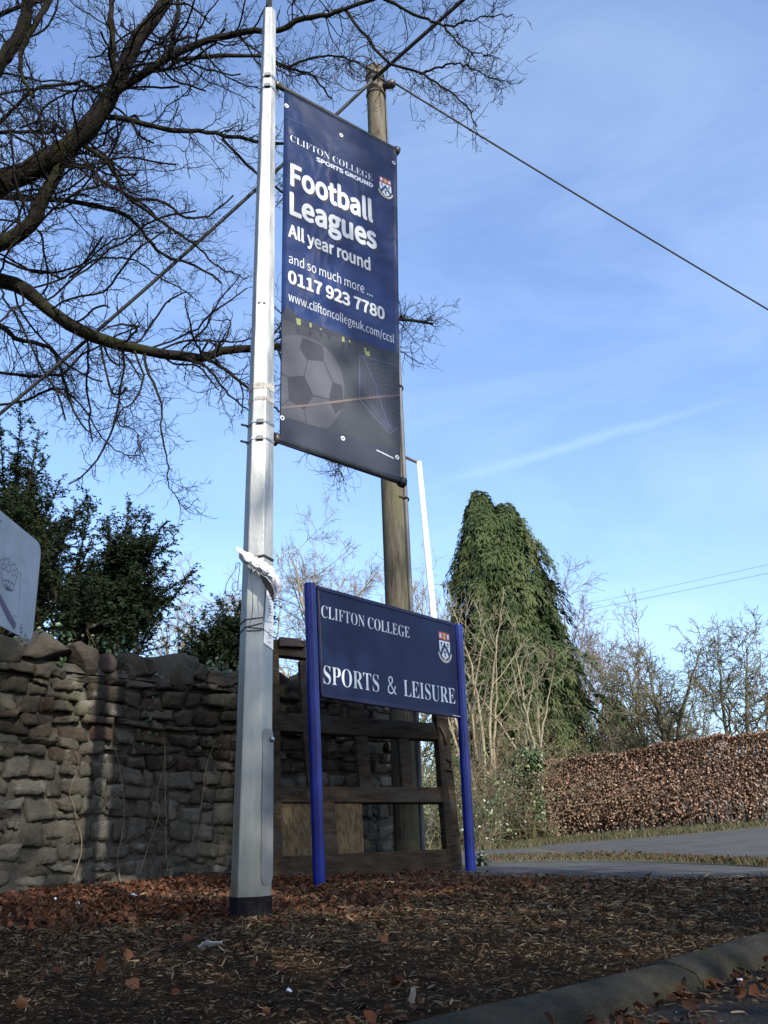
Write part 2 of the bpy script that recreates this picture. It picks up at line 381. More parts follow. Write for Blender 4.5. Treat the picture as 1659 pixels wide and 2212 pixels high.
M['text'] = mat('sign_letter', (0.52, 0.58, 0.62), (0.60, 0.65, 0.68), 3, 0.5)
M['pale'] = mat('pale_print', (0.40, 0.44, 0.52), (0.48, 0.51, 0.58), 3, 0.6)
M['red'] = mat('red_print', (0.30, 0.05, 0.05), (0.36, 0.07, 0.06), 10, 0.6)
M['gold'] = mat('gold_print', (0.42, 0.32, 0.12), (0.48, 0.38, 0.18), 10, 0.6)
M['scroll'] = mat('scroll_print', (0.38, 0.36, 0.29), (0.50, 0.48, 0.40), 30, 0.6)
M['navyp'] = mat('navy_print', (0.014, 0.028, 0.085), (0.018, 0.034, 0.10), 5, 0.6)
M['rule'] = mat('gold_rule', (0.16, 0.075, 0.045), (0.21, 0.10, 0.06), 5, 0.6)
M['oak'] = mat('weathered_oak', (0.0197, 0.0143, 0.0094), (0.0558, 0.0410, 0.0271), 5, 0.9, bump=0.6, bscale=30, stretch=(1.2, 1.2, 6), c3=(0.0459, 0.0402, 0.0320), s3=1.6, spec=0.1)
M['oakp'] = mat('oak_panel', (0.0402, 0.0301, 0.0167), (0.1255, 0.0937, 0.0536), 9, 0.95, spec=0.1, bump=0.5, bscale=40, stretch=(7, 7, 0.5))
M['iron'] = mat('rusty_iron', (0.018, 0.013, 0.010), (0.05, 0.03, 0.02), 25, 0.85)
M['pole'] = mat('pole_wood', (0.0458, 0.0387, 0.0253), (0.1197, 0.1056, 0.0739), 5, 0.9, bump=0.5, bscale=30, stretch=(5, 5, 0.7), c3=(0.0598, 0.0620, 0.0211), s3=1.3)
M['conduit'] = mat('grey_conduit', (0.05, 0.052, 0.058), (0.085, 0.087, 0.092), 6, 0.6)
M['asphalt'] = mat('asphalt', (0.0425, 0.0433, 0.0450), (0.0748, 0.0756, 0.0765), 3.5, 0.95, spec=0.12, bump=0.4, bscale=160, c3=(0.0723, 0.0706, 0.0680), s3=0.6)
M['gutter'] = mat('worn_tarmac', (0.020, 0.019, 0.018), (0.046, 0.043, 0.039), 8, 1.0, bump=0.7, bscale=140, spec=0.05, c3=(0.030, 0.023, 0.016), s3=3.0)
M['soil'] = mat('soil', (0.0160, 0.0096, 0.0052), (0.0448, 0.0280, 0.0144), 26, 1.0, spec=0.03, bump=0.9, bscale=120)
M['earth'] = mat('earth', (0.035, 0.034, 0.017), (0.072, 0.062, 0.036), 6, 0.95, bump=0.6, bscale=60)
M['kerb'] = mat('kerb_concrete', (0.0374, 0.0348, 0.0255), (0.0612, 0.0553, 0.0408), 14, 1.0, bump=0.6, bscale=120, spec=0.05, c3=(0.0221, 0.0221, 0.0145), s3=4.0)
M['mortar'] = mat('mortar', (0.0194, 0.0175, 0.0127), (0.0564, 0.0505, 0.0398), 8, 0.95, bump=0.9, bscale=50)
STONES = [(0.0211, 0.0172, 0.0125), (0.0363, 0.0317, 0.0238), (0.0568, 0.0521, 0.0409), (0.0528, 0.0488, 0.0389), (0.0924, 0.0871, 0.0726), (0.0297, 0.0244, 0.0178), (0.0409, 0.0277, 0.0198)]
M['stone'] = tone_mat('rubble_stone', STONES, 0.95, 0.2, bump=0.9, bscale=22, mottle=[((0.24, 0.228, 0.195), 5.0, 0.58, 0.6), ((0.06, 0.06, 0.034), 2.6, 0.52, 0.7), ((0.024, 0.021, 0.017), 11.0, 0.54, 0.7)])
M['coping'] = tone_mat('coping_stone', [(0.0302, 0.0245, 0.0194), (0.0475, 0.0403, 0.0324), (0.0562, 0.0511, 0.0410), (0.0504, 0.0331, 0.0266)], 0.95, 0.2, bump=0.9, bscale=16, mottle=[((0.1512, 0.1404, 0.1116), 7.0, 0.60, 0.6), ((0.0288, 0.0288, 0.0144), 3.5, 0.5, 0.7)])
M['leaf_litter'] = tone_mat('dead_leaf', [(0.0221, 0.0127, 0.0085), (0.0527, 0.0229, 0.0127), (0.1105, 0.0425, 0.0204), (0.0680, 0.0340, 0.0213), (0.1530, 0.0680, 0.0357), (0.0442, 0.0289, 0.0221)], 0.9, 0.12, 0.12)
M['chip'] = tone_mat('wood_chip', [(0.0206, 0.0129, 0.0077), (0.0470, 0.0313, 0.0175), (0.0898, 0.0607, 0.0340), (0.1626, 0.1159, 0.0659), (0.0616, 0.0460, 0.0330), (0.2738, 0.2024, 0.1184)], 1.0, 0.05)
M['grass'] = tone_mat('verge_grass', [(0.0255, 0.0323, 0.0119), (0.0510, 0.0561, 0.0204), (0.0850, 0.0748, 0.0357), (0.1105, 0.0892, 0.0527)], 0.8, 0.3, 0.25)
M['yew'] = tone_mat('yew_needle', [(0.0056, 0.0112, 0.0056), (0.0096, 0.0184, 0.0080), (0.0160, 0.0272, 0.0104), (0.0256, 0.0360, 0.0152)], 0.8, 0.15, 0.1)
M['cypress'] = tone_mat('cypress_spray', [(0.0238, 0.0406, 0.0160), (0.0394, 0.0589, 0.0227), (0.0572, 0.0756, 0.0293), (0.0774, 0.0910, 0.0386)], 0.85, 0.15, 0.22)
M['beech'] = tone_mat('beech_leaf', [(0.0507, 0.0314, 0.0218), (0.1290, 0.0764, 0.0519), (0.2165, 0.1372, 0.0956), (0.3132, 0.2205, 0.1610), (0.1658, 0.0960, 0.0623)], 0.8, 0.2, 0.15)
M['hedge_stem'] = mat('hedge_stem', (0.0320, 0.0224, 0.0176), (0.0680, 0.0496, 0.0368), 8, 0.9)
M['ivy'] = tone_mat('ivy_leaf', [(0.0144, 0.0360, 0.0128), (0.0280, 0.0600, 0.0208), (0.0560, 0.0960, 0.0320), (0.1760, 0.1920, 0.0960)], 0.4, 0.5, 0.1)
M['dry'] = tone_mat('dry_leaf', [(0.0765, 0.0612, 0.0272), (0.1275, 0.1003, 0.0493), (0.1870, 0.1487, 0.0850), (0.0723, 0.0748, 0.0255)], 0.8, 0.3, 0.2)
M['bramble'] = mat('bramble_stem', (0.0825, 0.0600, 0.0375), (0.1950, 0.1500, 0.0900), 5, 0.9)
M['shade_leaf'] = tone_mat('shade_tree_leaf', [(0.014, 0.028, 0.010), (0.03, 0.055, 0.018), (0.05, 0.085, 0.03)], 0.4, 0.5, 0.1)
M['plate'] = mat('worn_plate', (0.3300, 0.3750, 0.4176), (0.4200, 0.4650, 0.5040), 7, 0.65, spec=0.2, c3=(0.3150, 0.3525, 0.3600), s3=5)
M['lichen'] = mat('lichen_stain', (0.14, 0.15, 0.15), (0.22, 0.24, 0.24), 50, 0.95)
M['graph'] = mat('grey_line', (0.05, 0.056, 0.075), (0.065, 0.07, 0.09), 20, 0.7)
M['violet'] = mat('violet_bar', (0.075, 0.065, 0.115), (0.095, 0.085, 0.14), 20, 0.6)
M['plastic'] = mat('clear_plastic', (0.42, 0.43, 0.46), (0.66, 0.66, 0.68), 14, 0.22, spec=0.6, bump=0.5, bscale=30)
M['plastic_dark'] = mat('dark_flap', (0.06, 0.048, 0.036), (0.13, 0.105, 0.08), 10, 0.6)
M['paper'] = mat('notice_paper', (0.62, 0.64, 0.66), (0.72, 0.74, 0.75), 6, 0.6)
M['ink'] = mat('ink', (0.20, 0.21, 0.23), (0.26, 0.27, 0.29), 30, 0.8)
M['string'] = mat('string', (0.03, 0.028, 0.024), (0.06, 0.055, 0.05), 30, 0.9)
M['litter'] = mat('litter_white', (0.62, 0.63, 0.64), (0.74, 0.75, 0.75), 30, 0.6)
M['white_pole'] = mat('white_pole', (0.6240, 0.6240, 0.6240), (0.6800, 0.6800, 0.6800), 4, 0.45)
M['cable'] = mat('cable', (0.010, 0.010, 0.012), (0.018, 0.018, 0.02), 10, 0.6)

# ================================================================== SETTING
def sheet(name, A, B, m, zoff=0.0, n=60, k=12, zf=None, parent=None):
    """strip between two polylines A and B (x,y), draped on the terrain"""
    a = spline([(p[0], p[1], 0) for p in A], n)[:, :2]; b = spline([(p[0], p[1], 0) for p in B], n)[:, :2]
    t = np.linspace(0, 1, k + 1)[None, :, None]; G = a[:, None, :] * (1 - t) + b[:, None, :] * t
    z = (terrain(G[..., 0], G[..., 1]) if zf is None else zf(G[..., 0], G[..., 1])) + zoff
    V = np.concatenate([G, z[..., None]], -1).reshape(-1, 3)
    i = np.arange(n - 1)[:, None] * (k + 1); j = np.arange(k)[None, :]
    Q = np.stack([i + j, i + j + 1, i + k + 2 + j, i + k + 1 + j], -1).reshape(-1, 4)
    o = link(name, mesh_np(V, [Q]), m, parent, smooth=True); return o
_nz = [(RNG.uniform(0.6, 3.2), RNG.uniform(0, 6.28), RNG.uniform(0, 6.28)) for _ in range(10)]
def bumps(x, y):
    s = 0
    for i, (f, a, p) in enumerate(_nz): s = s + np.sin(f * 2.2 * (x * math.cos(a) + y * math.sin(a)) + p) / (1 + 0.35 * f)
    return s * 0.1
W0 = np.array([-2.55, 6.3, 0.0]); WAZ = math.radians(40)
WD = np.array([math.sin(WAZ), math.cos(WAZ), 0]); WN = np.array([math.cos(WAZ), -math.sin(WAZ), 0])
def mulch_z(x, y):
    d = (x - W0[0]) * WN[0] + (y - W0[1]) * WN[1]            # distance in front of the wall
    heap = np.exp(-np.maximum(d - 0.1, 0) ** 2 / 0.6) * 0.03 * (0.7 + 0.9 * bumps(x * 1.3, y * 1.3))
    return terrain(x, y) * 0 + bumps(x, y) * 0.045 + heap * np.clip((0.9 - x) / 0.6, 0, 1) - 0.012
g = np.stack(np.meshgrid(np.concatenate([np.linspace(-60, -8, 12), np.linspace(-7, 12, 40), np.linspace(14, 90, 20)]), np.concatenate([np.linspace(-40, 6, 20), np.linspace(6.5, 30, 60), np.linspace(33, 160, 20)]), indexing='ij'), -1)
sm = np.clip((g[..., 1] - 9.5) / 2.5, 0, 1); gz = np.minimum(terrain(g[..., 0], g[..., 1]), 1.2) - 0.12 * (1 - sm)
nx, ny = g.shape[:2]; i = np.arange(nx - 1)[:, None] * ny; j = np.arange(ny - 1)[None, :]
o = link('ground', mesh_np(np.concatenate([g, gz[..., None]], -1).reshape(-1, 3), [np.stack([i + j, i + ny + j, i + ny + j + 1, i + j + 1], -1).reshape(-1, 4)]), M['earth'], None, True)
tag(o, None, None, kind='structure')
KERB = [(-4, -2.6), (-1.6, -0.1), (0.017, 1.653), (0.263, 1.893), (0.545, 2.189), (0.75, 2.42), (1.005, 2.725), (1.7, 3.4), (3, 4.0), (9, 4.3)]
BACK = [(-7.5, 0.4), (-4.5, 3.98), (-2.55, 6.4), (-1.0, 8.25), (0.2, 9.6), (0.45, 7.9), (0.92, 6.75), (1.51, 5.95), (4, 5.25), (9, 4.65)]
tag(sheet('mulch_bed', KERB, BACK, M['soil'], 0, 260, 150, mulch_z), None, None, kind='structure')
o = MB().add([(-30, -30, -0.045), (30, -30, -0.045), (30, 4.5, -0.045), (-30, 4.5, -0.045)], [(0, 1, 2, 3)]).build('road', M['gutter'])
tag(o, None, None, kind='structure')
FAR = [ground(1030, 1839)[:2], ground(1200, 1826)[:2], ground(1400, 1811)[:2], ground(1659, 1790)[:2], (9.5, 11.5)]
FAR = [np.array([-1.0, 17.0])] + FAR
NEAR = [(-0.3, 10.3), (0.25, 7.9), (0.78, 6.5), (1.38, 5.68), (2.14, 5.4), (9, 4.4)]
tag(sheet('driveway', NEAR, FAR, M['asphalt'], 0.004, 80, 30), None, None, kind='structure')
GA = [ground(1045, 1866)[:2], ground(1300, 1863)[:2], ground(1500, 1868)[:2], ground(1690, 1876)[:2]]
GB = [ground(1045, 1852)[:2], ground(1300, 1847)[:2], ground(1500, 1857)[:2], ground(1690, 1871)[:2]]
tag(sheet('grass_strip', GA, GB, M['earth'], 0.007, 30, 6), None, None, kind='structure')
# kerb stones
kp = spline([(p[0], p[1], 0) for p in KERB], 400)
prof = [(-0.03, -0.09), (-0.03, -0.006), (0.02, 0.006), (0.055, 0.0), (0.092, -0.014), (0.112, -0.06)]
arc = np.concatenate([[0], np.cumsum(np.linalg.norm(np.diff(kp, axis=0), axis=1))])
mb = MB(); s0 = 0.33 - 0.9
while s0 < arc[-1] - 0.9:
    ss = np.linspace(s0 + 0.004, s0 + 0.896, 7); P = np.stack([np.interp(ss, arc, kp[:, c]) for c in range(3)], -1); T = nrm(np.gradient(P, axis=0)); s0 += 0.9
    jit = RNG.normal(0, 0.003, 2)
    V = []
    for p, t in zip(P, T):
        side = np.array([t[1], -t[0], 0])
        for a, z in prof: V.append(p + side * (a + jit[0]) + np.array([0, 0, z + jit[1]]))
    k = len(prof); Fs = []
    for a in range(6):
        for b in range(k - 1): Fs.append((a * k + b, a * k + b + 1, (a + 1) * k + b + 1, (a + 1) * k + b))
    Fs += [tuple(range(k))[::-1], tuple(range(6 * k, 7 * k))]
    mb.add(V, Fs)
tag(mb.build('kerb', M['kerb'], None, bevel=0.004), None, None, kind='structure')

# chips and leaves on the bed
def scatter(n, xr, yr, dens):
    P = np.zeros((0, 2))
    while len(P) < n:
        c = np.stack([RNG.uniform(*xr, n), RNG.uniform(*yr, n)], -1); c = c[RNG.random(n) < dens(c[:, 0], c[:, 1])]; P = np.concatenate([P, c])
    return P[:n]
kx = np.array([p[0] for p in KERB]); ky = np.array([p[1] for p in KERB]); bx = np.array([p[0] for p in BACK]); by = np.array([p[1] for p in BACK])
def inbed(x, y):
    d = (x - W0[0]) * WN[0] + (y - W0[1]) * WN[1]
    near = y - np.interp(x, kx, ky); front = np.where(x < 0.35, d - 0.02, np.interp(x, [0.35, 0.45, 0.92, 1.51, 2.14, 4, 9], [8.2, 7.9, 6.75, 5.95, 5.7, 5.25, 4.65]) - y)
    return (near > 0.02) & (front > 0.0)
def cone(x, y): return (np.abs(x) < 0.55 * y + 0.4)
P = scatter(105000, (-3.2, 4.2), (0.9, 8.0), lambda x, y: inbed(x, y) * cone(x, y) * np.clip(2.4 / y, 0.12, 1) ** 1.3)
z = mulch_z(P[:, 0], P[:, 1]) + RNG.uniform(0.0, 0.014, len(P))
d = rdir(len(P)); d[:, 2] *= 0.22
sz = RNG.lognormal(math.log(0.0095), 0.5, len(P)).clip(0, 0.026) * np.clip(P[:, 1] / 2.6, 0.8, 1.8)
V, fs, tn = bake(*CHIP, np.column_stack([P, z]), frames(d, np.array([0, 0, 1.0]) + RNG.normal(0, 0.5, (len(P), 3))), sz)
ng = 2600; gx = RNG.uniform(0.0, 2.2, ng); gy = np.interp(gx, kx, ky) - 0.14 - np.abs(RNG.normal(0, 0.16, ng)); dg_ = rdir(ng); dg_[:, 2] *= 0.2
V2, fs2, tn2 = bake(*CHIP, np.column_stack([gx, gy, np.full(ng, -0.04)]), frames(dg_, np.array([0, 0, 1.0]) + RNG.normal(0, 0.4, (ng, 3))), RNG.lognormal(math.log(0.011), 0.5, ng))
fs = [fs[0], fs2[0] + len(V)]; V = np.concatenate([V, V2]); tn = np.concatenate([tn, tn2])
tag(link('wood_chips', mesh_np(V, fs, tn), M['chip']), None, None, kind='stuff')
def leafdens(x, y):
    d = (x - W0[0]) * WN[0] + (y - W0[1]) * WN[1]
    drift = np.exp(-(d / 1.15) ** 2) * np.clip((1.0 - x) / 0.8, 0, 1) + 0.55 * np.exp(-((y - 4.6) / 0.7) ** 2) * np.clip((0.1 - x) / 0.9, 0, 1) + 0.25 * np.exp(-((y - 5.6) / 0.9) ** 2) * np.clip(1 - np.abs(x) / 1.3, 0, 1)
    return inbed(x, y) * cone(x, y) * np.clip(drift * (0.75 + bumps(x * 2, y * 2)) + 0.015, 0, 1)
P = scatter(21000, (-5, 4.0), (1.2, 9.5), leafdens)
z = mulch_z(P[:, 0], P[:, 1]) + RNG.uniform(0.004, 0.034, len(P)) * np.clip(leafdens(P[:, 0], P[:, 1]) * 2, 0.25, 1)
d = rdir(len(P)); d[:, 2] *= 0.5
fr_ = frames(d, np.array([0, 0, 1.0]) + RNG.normal(0, 0.8, (len(P), 3))); sz = RNG.lognormal(math.log(0.0235), 0.36, len(P)).clip(0, 0.038); h_ = len(P) // 4; pz = np.column_stack([P, z])
V, fs, tn = bake(*MAPLE, pz[:h_], fr_[:h_], sz[:h_]); V2, fs2, tn2 = bake(*CURL, pz[h_:], fr_[h_:], sz[h_:])
V, fs, tn = np.concatenate([V, V2]), [fs[0], fs2[0] + len(V)], np.concatenate([tn, tn2])
tag(link('leaf_litter', mesh_np(V, fs, tn), M['leaf_litter']), None, None, kind='stuff')
# leaves in the gutter and along the far strip
P = np.stack([RNG.uniform(0.1, 1.8, 260), np.zeros(260)], -1); P[:, 1] = np.interp(P[:, 0], kx, ky) - np.abs(RNG.normal(0.12, 0.10, 260)) - 0.1
P2 = np.concatenate([spline([(p[0], p[1], 0) for p in GA], 600)[:, :2] * (1 - u) + spline([(p[0], p[1], 0) for p in GB], 600)[:, :2] * u for u in (RNG.random((600, 1)),)])
pos = np.concatenate([np.column_stack([P, np.full(260, -0.035)]), np.column_stack([P2, terrain(P2[:, 0], P2[:, 1]) + 0.035])])
d = rdir(len(pos)); d[:, 2] *= 0.4
V, fs, tn = bake(*CURL, pos, frames(d, np.array([0, 0, 1.0]) + RNG.normal(0, 0.9, (len(pos), 3))), RNG.uniform(0.012, 0.036, len(pos)))
tag(link('gutter_leaves', mesh_np(V, fs, tn), M['leaf_litter']), None, None, kind='stuff')
# grass along the strip and the far verge
def blades(n, A, B, h, name, spread=0.0):
    a = spline([(p[0], p[1], 0) for p in A], n)[:, :2]; b = spline([(p[0], p[1], 0) for p in B], n)[:, :2]
    u = RNG.random((n, 1)); P = a * (1 - u) + b * u + RNG.normal(0, 0.05 + spread, (n, 2))
    d = rdir(n) * 0.5; d[:, 2] = np.abs(d[:, 2]) + 0.7
    V, fs, tn = bake(*NEEDLE, np.column_stack([P, terrain(P[:, 0], P[:, 1]) + 0.01]), frames(d), RNG.uniform(h * 0.5, h, n))
    tag(link(name, mesh_np(V, fs, tn), M['grass']), None, None, kind='stuff')
blades(3600, GA, GB, 0.06, 'strip_grass')
VERGE = [np.asarray(p) + np.array([0.15, 0.9]) for p in FAR]
blades(9000, FAR, [np.asarray(p) + np.array([0.5, 3.2]) for p in FAR], 0.11, 'verge_grass', 0.05)

# ================================================================== STONE WALL
wall = thing('stone_wall', 'old rubble stone wall with upright coping stones behind the banner column', 'wall', tuple(W0))
U0, U1, WTOP = -3.6, 4.35, 1.54
WP = Plane(W0, WD, np.array([0, 0, 1.0]))
def wall_pt(u, v, w=0.0): return W0 + WD * u + np.array([0, 0, v]) + WN * w
core = MB()
core.prism([wall_pt(U0, -0.15, 0.003), wall_pt(U1, -0.15, 0.003), wall_pt(U1, WTOP - 0.02, -0.058), wall_pt(U0, WTOP - 0.02, -0.058)], -WN * 0.40)
core.build('wall_core', M['mortar'], wall)
V = []; Fq = []; tones = []; kk = 0
v = -0.12; nxs, nys = 9, 6; row = 0
while v < WTOP - 0.03:
    low = v < 0.75
    h = RNG.uniform(0.10, 0.19) if low else RNG.uniform(0.06, 0.135)
    if v + h > WTOP - 0.05: h = WTOP - v
    u = U0 + RNG.uniform(-0.2, 0)
    while u < U1:
        w = RNG.uniform(0.09, 0.25) if low else RNG.uniform(0.11, 0.34)
        ue = min(u + w, U1 + 0.02)
        parts = [(v, v + h)]
        if h > 0.13 and RNG.random() < 0.45: c = v + h * RNG.uniform(0.4, 0.6); parts = [(v, c), (c, v + h)]
        for (va, vb) in parts:
            gap = RNG.uniform(0.002, 0.008) if low else RNG.uniform(0.003, 0.012)
            c = [np.array([u + gap, va + gap]), np.array([ue - gap, va + gap]), np.array([ue - gap, vb - gap]), np.array([u + gap, vb - gap])]
            c = [p + RNG.normal(0, 0.016, 2) for p in c]
            xs = np.array([0, 0.035, 0.17, 0.34, 0.5, 0.66, 0.83, 0.965, 1.0])[:, None]; ys = np.array([0, 0.06, 0.35, 0.65, 0.94, 1.0])[None, :]
            X = (1 - xs)[..., None] * (1 - ys)[..., None] * c[0] + xs[..., None] * (1 - ys)[..., None] * c[1] + xs[..., None] * ys[..., None] * c[2] + (1 - xs)[..., None] * ys[..., None] * c[3]
            e = np.maximum(np.abs(2 * xs - 1), np.abs(2 * ys - 1)); corner = (np.abs(2 * xs - 1) ** 4 + np.abs(2 * ys - 1) ** 4)
            X = X + (0.5 * (c[0] + c[2]) - X) * (0.012 * corner)[..., None] + RNG.normal(0, 0.004, X.shape)
            proud = RNG.uniform(-0.008, 0.016) if low else RNG.uniform(-0.012, 0.022)
            dep = proud - np.where(e > 0.99, 0.06, 0.0) + RNG.normal(0, 0.0065, (nxs, nys)) + RNG.normal(0, 0.012) * (2 * xs - 1) + RNG.normal(0, 0.012) * (2 * ys - 1)
            sink = 0.10 * math.sin(1.7 * u) * 0.12
            for a in range(nxs):
                for b in range(nys): V.append(wall_pt(X[a, b, 0], X[a, b, 1] + 0.025 * math.sin(1.3 * X[a, b, 0] + 0.35 * row) + 0.012 * math.sin(4.1 * X[a, b, 0] + 1.1 * row), dep[a, b] + sink * 0.3))
            for a in range(nxs - 1):
                for b in range(nys - 1): Fq.append((kk + a * nys + b, kk + (a + 1) * nys + b, kk + (a + 1) * nys + b + 1, kk + a * nys + b + 1))
            tn = RNG.choice([0.30, 0.42, 0.5, 0.62, 0.68]) if low else RNG.choice([0.02, 0.15, 0.3, 0.45, 0.85, 0.95], p=[0.2, 0.27, 0.2, 0.1, 0.15, 0.08])
            tones += [float(np.clip(tn + RNG.normal(0, 0.05), 0, 1))] * (nxs * nys); kk += nxs * nys
        u = ue
    v += h; row += 1
link('rubble_courses', mesh_np(np.array(V), [np.array(Fq)], np.array(tones)), M['stone'], wall, False)
import bmesh
def rock(center, ax, size, seed, name, m, parent, tone):
    bm = bmesh.new(); bmesh.ops.create_icosphere(bm, subdivisions=4, radius=1.0)
    r = np.random.default_rng(seed); ks = [(r.normal(0, 1.6, 3), r.uniform(0, 6.28)) for _ in range(7)]; cuts = [(nrm(r.normal(0, 1, 3)), r.uniform(0.62, 0.88)) for _ in range(9)]
    V = np.array([v.co[:] for v in bm.verts]); V = V / (np.sum(np.abs(V) ** 5, axis=1, keepdims=True) ** 0.2)
    cuts = [(nrm(r.normal(0, 1, 3) * np.array([1, 0.6, 1])), r.uniform(0.55, 0.95)) for _ in range(8)] + [(nrm(np.array([r.choice([-1, 1]) * r.uniform(0.3, 0.9), r.normal(0, 0.3), 1.0])), r.uniform(0.45, 0.75)) for _ in range(2)]
    for n_, k_ in cuts:
        ex = V @ n_ - k_; V = V - np.outer(np.maximum(ex, 0), n_)
    dsp = sum(np.sin(V @ a * 1.6 + p) for a, p in ks) * 0.03 + sum(np.sin(V @ a * 5 + p) for a, p in ks) * 0.012
    V = V * (1 + dsp[:, None]) * np.asarray(size)
    V = V @ np.stack(ax) + np.asarray(center)
    fs = np.array([[l.vert.index for l in f.loops] for f in bm.faces]); bm.free()
    return link(name, mesh_np(V, [fs], np.full(len(V), tone)), m, parent, False)
u = -0.55; k = 0
cop = [(-0.5, 0.30, 0.22), (-0.18, 0.26, 0.26), (0.14, 0.40, 0.30), (0.46, 0.22, 0.27), (0.68, 0.16, 0.22), (0.88, 0.24, 0.24), (1.06, 0.12, 0.20), (1.30, 0.32, 0.28), (1.55, 0.16, 0.22), (1.74, 0.20, 0.13), (1.95, 0.24, 0.18), (2.2, 0.26, 0.24), (2.5, 0.28, 0.2), (2.85, 0.24, 0.27), (3.2, 0.3, 0.22), (3.6, 0.3, 0.26), (4.0, 0.3, 0.2)]
for (u, w, h) in cop:
    tilt = RNG.normal(0, 0.14)
    ax = [WD * math.cos(tilt) + np.array([0, 0, math.sin(tilt)]), WN, np.array([0, 0, math.cos(tilt)]) - WD * math.sin(tilt)]
    rock(wall_pt(u, WTOP + h * 0.40, -0.19), ax, (w * 0.66, 0.20, h * 0.62), 100 + k, 'coping_stone', M['coping'], wall, [0.3, 0.62, 0.5, 0.2, 0.9, 0.45][k % 6]); k += 1

MB().prism([wall_pt(U0, WTOP - 0.03, -0.03), wall_pt(U1, WTOP - 0.03, -0.03), wall_pt(U1, WTOP + 0.035, -0.06), wall_pt(U0, WTOP + 0.035, -0.06)], -WN * 0.30).build('mortar_bed', M['mortar'], wall)
ti = thing('wall_top_ivy', 'dark ivy and moss trailing over the coping stones of the wall', 'ivy', tuple(wall_pt(0.6, WTOP, -0.2)))
nl_ = 900; uu = np.where(RNG.random(nl_) < 0.6, RNG.normal(0.55, 0.45, nl_), RNG.normal(1.85, 0.35, nl_)); lv_ = np.array([wall_pt(a_, WTOP + abs(RNG.normal(0.10, 0.10)), RNG.uniform(-0.38, -0.02)) for a_ in uu])
V, fs, tn = bake(*BROAD, lv_, frames(rdir(nl_), WN + np.array([0, 0, 0.6])), RNG.uniform(0.02, 0.05, nl_), RNG.uniform(0, 0.5, nl_)); link('leaves', mesh_np(V, fs, tn), M['ivy'], ti)
st_ = np.array([wall_pt(RNG.choice([0.55, 1.85, 1.0]) + RNG.normal(0, 0.4), WTOP - 0.02, RNG.uniform(-0.3, -0.05)) for _ in range(50)]); P, R = grow(st_, RNG.normal(0, 0.5, (50, 3)) + np.array([0, 0, 1.0]), RNG.uniform(0.15, 0.42, 50), np.full(50, 0.0025), 7, 0.14, -0.02); V, fs = join_tubes([(P, R, 4)]); link('dry_stems', mesh_np(V, fs), M['bramble'], ti)
# dry creeper and a little ivy on the wall
cr = thing('dry_creeper', 'leafless dry creeper stems climbing the stone wall left of the column', 'creeper', tuple(wall_pt(1.0, 0, 0.05)))
starts = [(0.85, 0.05), (1.0, 0.1), (1.25, 0.1), (1.45, 0.2), (0.5, 0.1)]
P = np.array([spline([wall_pt(a + 0.25 * (j / 5) * (1 if i % 2 else -0.4) + RNG.normal(0, 0.03), b + j * RNG.uniform(0.16, 0.24), 0.035) for j in range(6)], 24) for i, (a, b) in enumerate(starts)])
R = np.tile(np.linspace(0.0035, 0.0015, 24), (len(P), 1))
P2, R2 = spawn(P, R, 7, (0.08, 0.25), (20, 70), 5, 0.22, 0.06, 0.6); P2 = P2 - ((P2 - W0) @ WN - 0.045)[..., None] * WN * 0.85
V, fs = join_tubes([(P, R, 5), (P2, R2, 3)]); link('creeper_stems', mesh_np(V, fs), M['bramble'], cr)
lv = np.array([wall_pt(RNG.normal(a, 0.09), RNG.normal(b, 0.07), 0.05 + RNG.uniform(0, 0.03)) for a, b in ((1.05, 1.12), (1.55, 1.05), (1.0, 1.18)) for _ in range(14)])
dd = rdir(len(lv)); V, fs, tn = bake(*BROAD, lv, frames(dd, WN), RNG.uniform(0.015, 0.036, len(lv)), RNG.uniform(0.0, 0.4, len(lv))); link('creeper_leaves', mesh_np(V, fs, tn), M['ivy'], cr)

# ================================================================== METAL COLUMN
CB = np.array([-0.613, 4.049, -0.03]); CT = np.array([-0.569, 4.049, 4.946]); PHI = math.radians(-0.6)
def col_axis(z): return CB + (CT - CB) * ((z - CB[2]) / (CT[2] - CB[2]))
def col_r(z): return 0.0867 - (0.0867 - 0.0393) * z / 4.946
def col_v(k, z, extra=0.0):
    a = PHI + math.radians(60 * k - 30); return col_axis(z) + (col_r(z) + extra) * np.array([math.sin(a), -math.cos(a), 0])
def col_p(face, f, z, off=0.0):
    a = PHI + math.radians(60 * face); return col_v(face, z) * (1 - f) + col_v(face + 1, z) * f + off * np.array([math.sin(a), -math.cos(a), 0])
def zc(y): return aty(545, y, 3.97)[2]
def hexring(mb, z0, z1, extra, n=1):
    V = []; zs = np.linspace(z0, z1, n + 1)
    for z in zs: V += [col_v(k, z, extra) for k in range(6)]
    Fs = [(i * 6 + k, i * 6 + (k + 1) % 6, (i + 1) * 6 + (k + 1) % 6, (i + 1) * 6 + k) for i in range(n) for k in range(6)]
    Fs += [tuple(range(6))[::-1], tuple(range(n * 6, n * 6 + 6))]
    mb.add(V, Fs); return mb
column = thing('metal_column', 'tall hexagonal galvanised steel column carrying the blue football banner', 'column', tuple(CB))
hexring(MB(), 0.055, 4.946, 0, 10).build('shaft', M['galv'], column, bevel=0.005)
hexring(MB(), -0.06, 0.075, 0.003).build('base_sleeve', M['bitumen'], column, bevel=0.003)
MB().tube([col_axis(4.93), col_axis(6.2)], 0.0155, 12).build('top_rod', M['galv'], column, True)
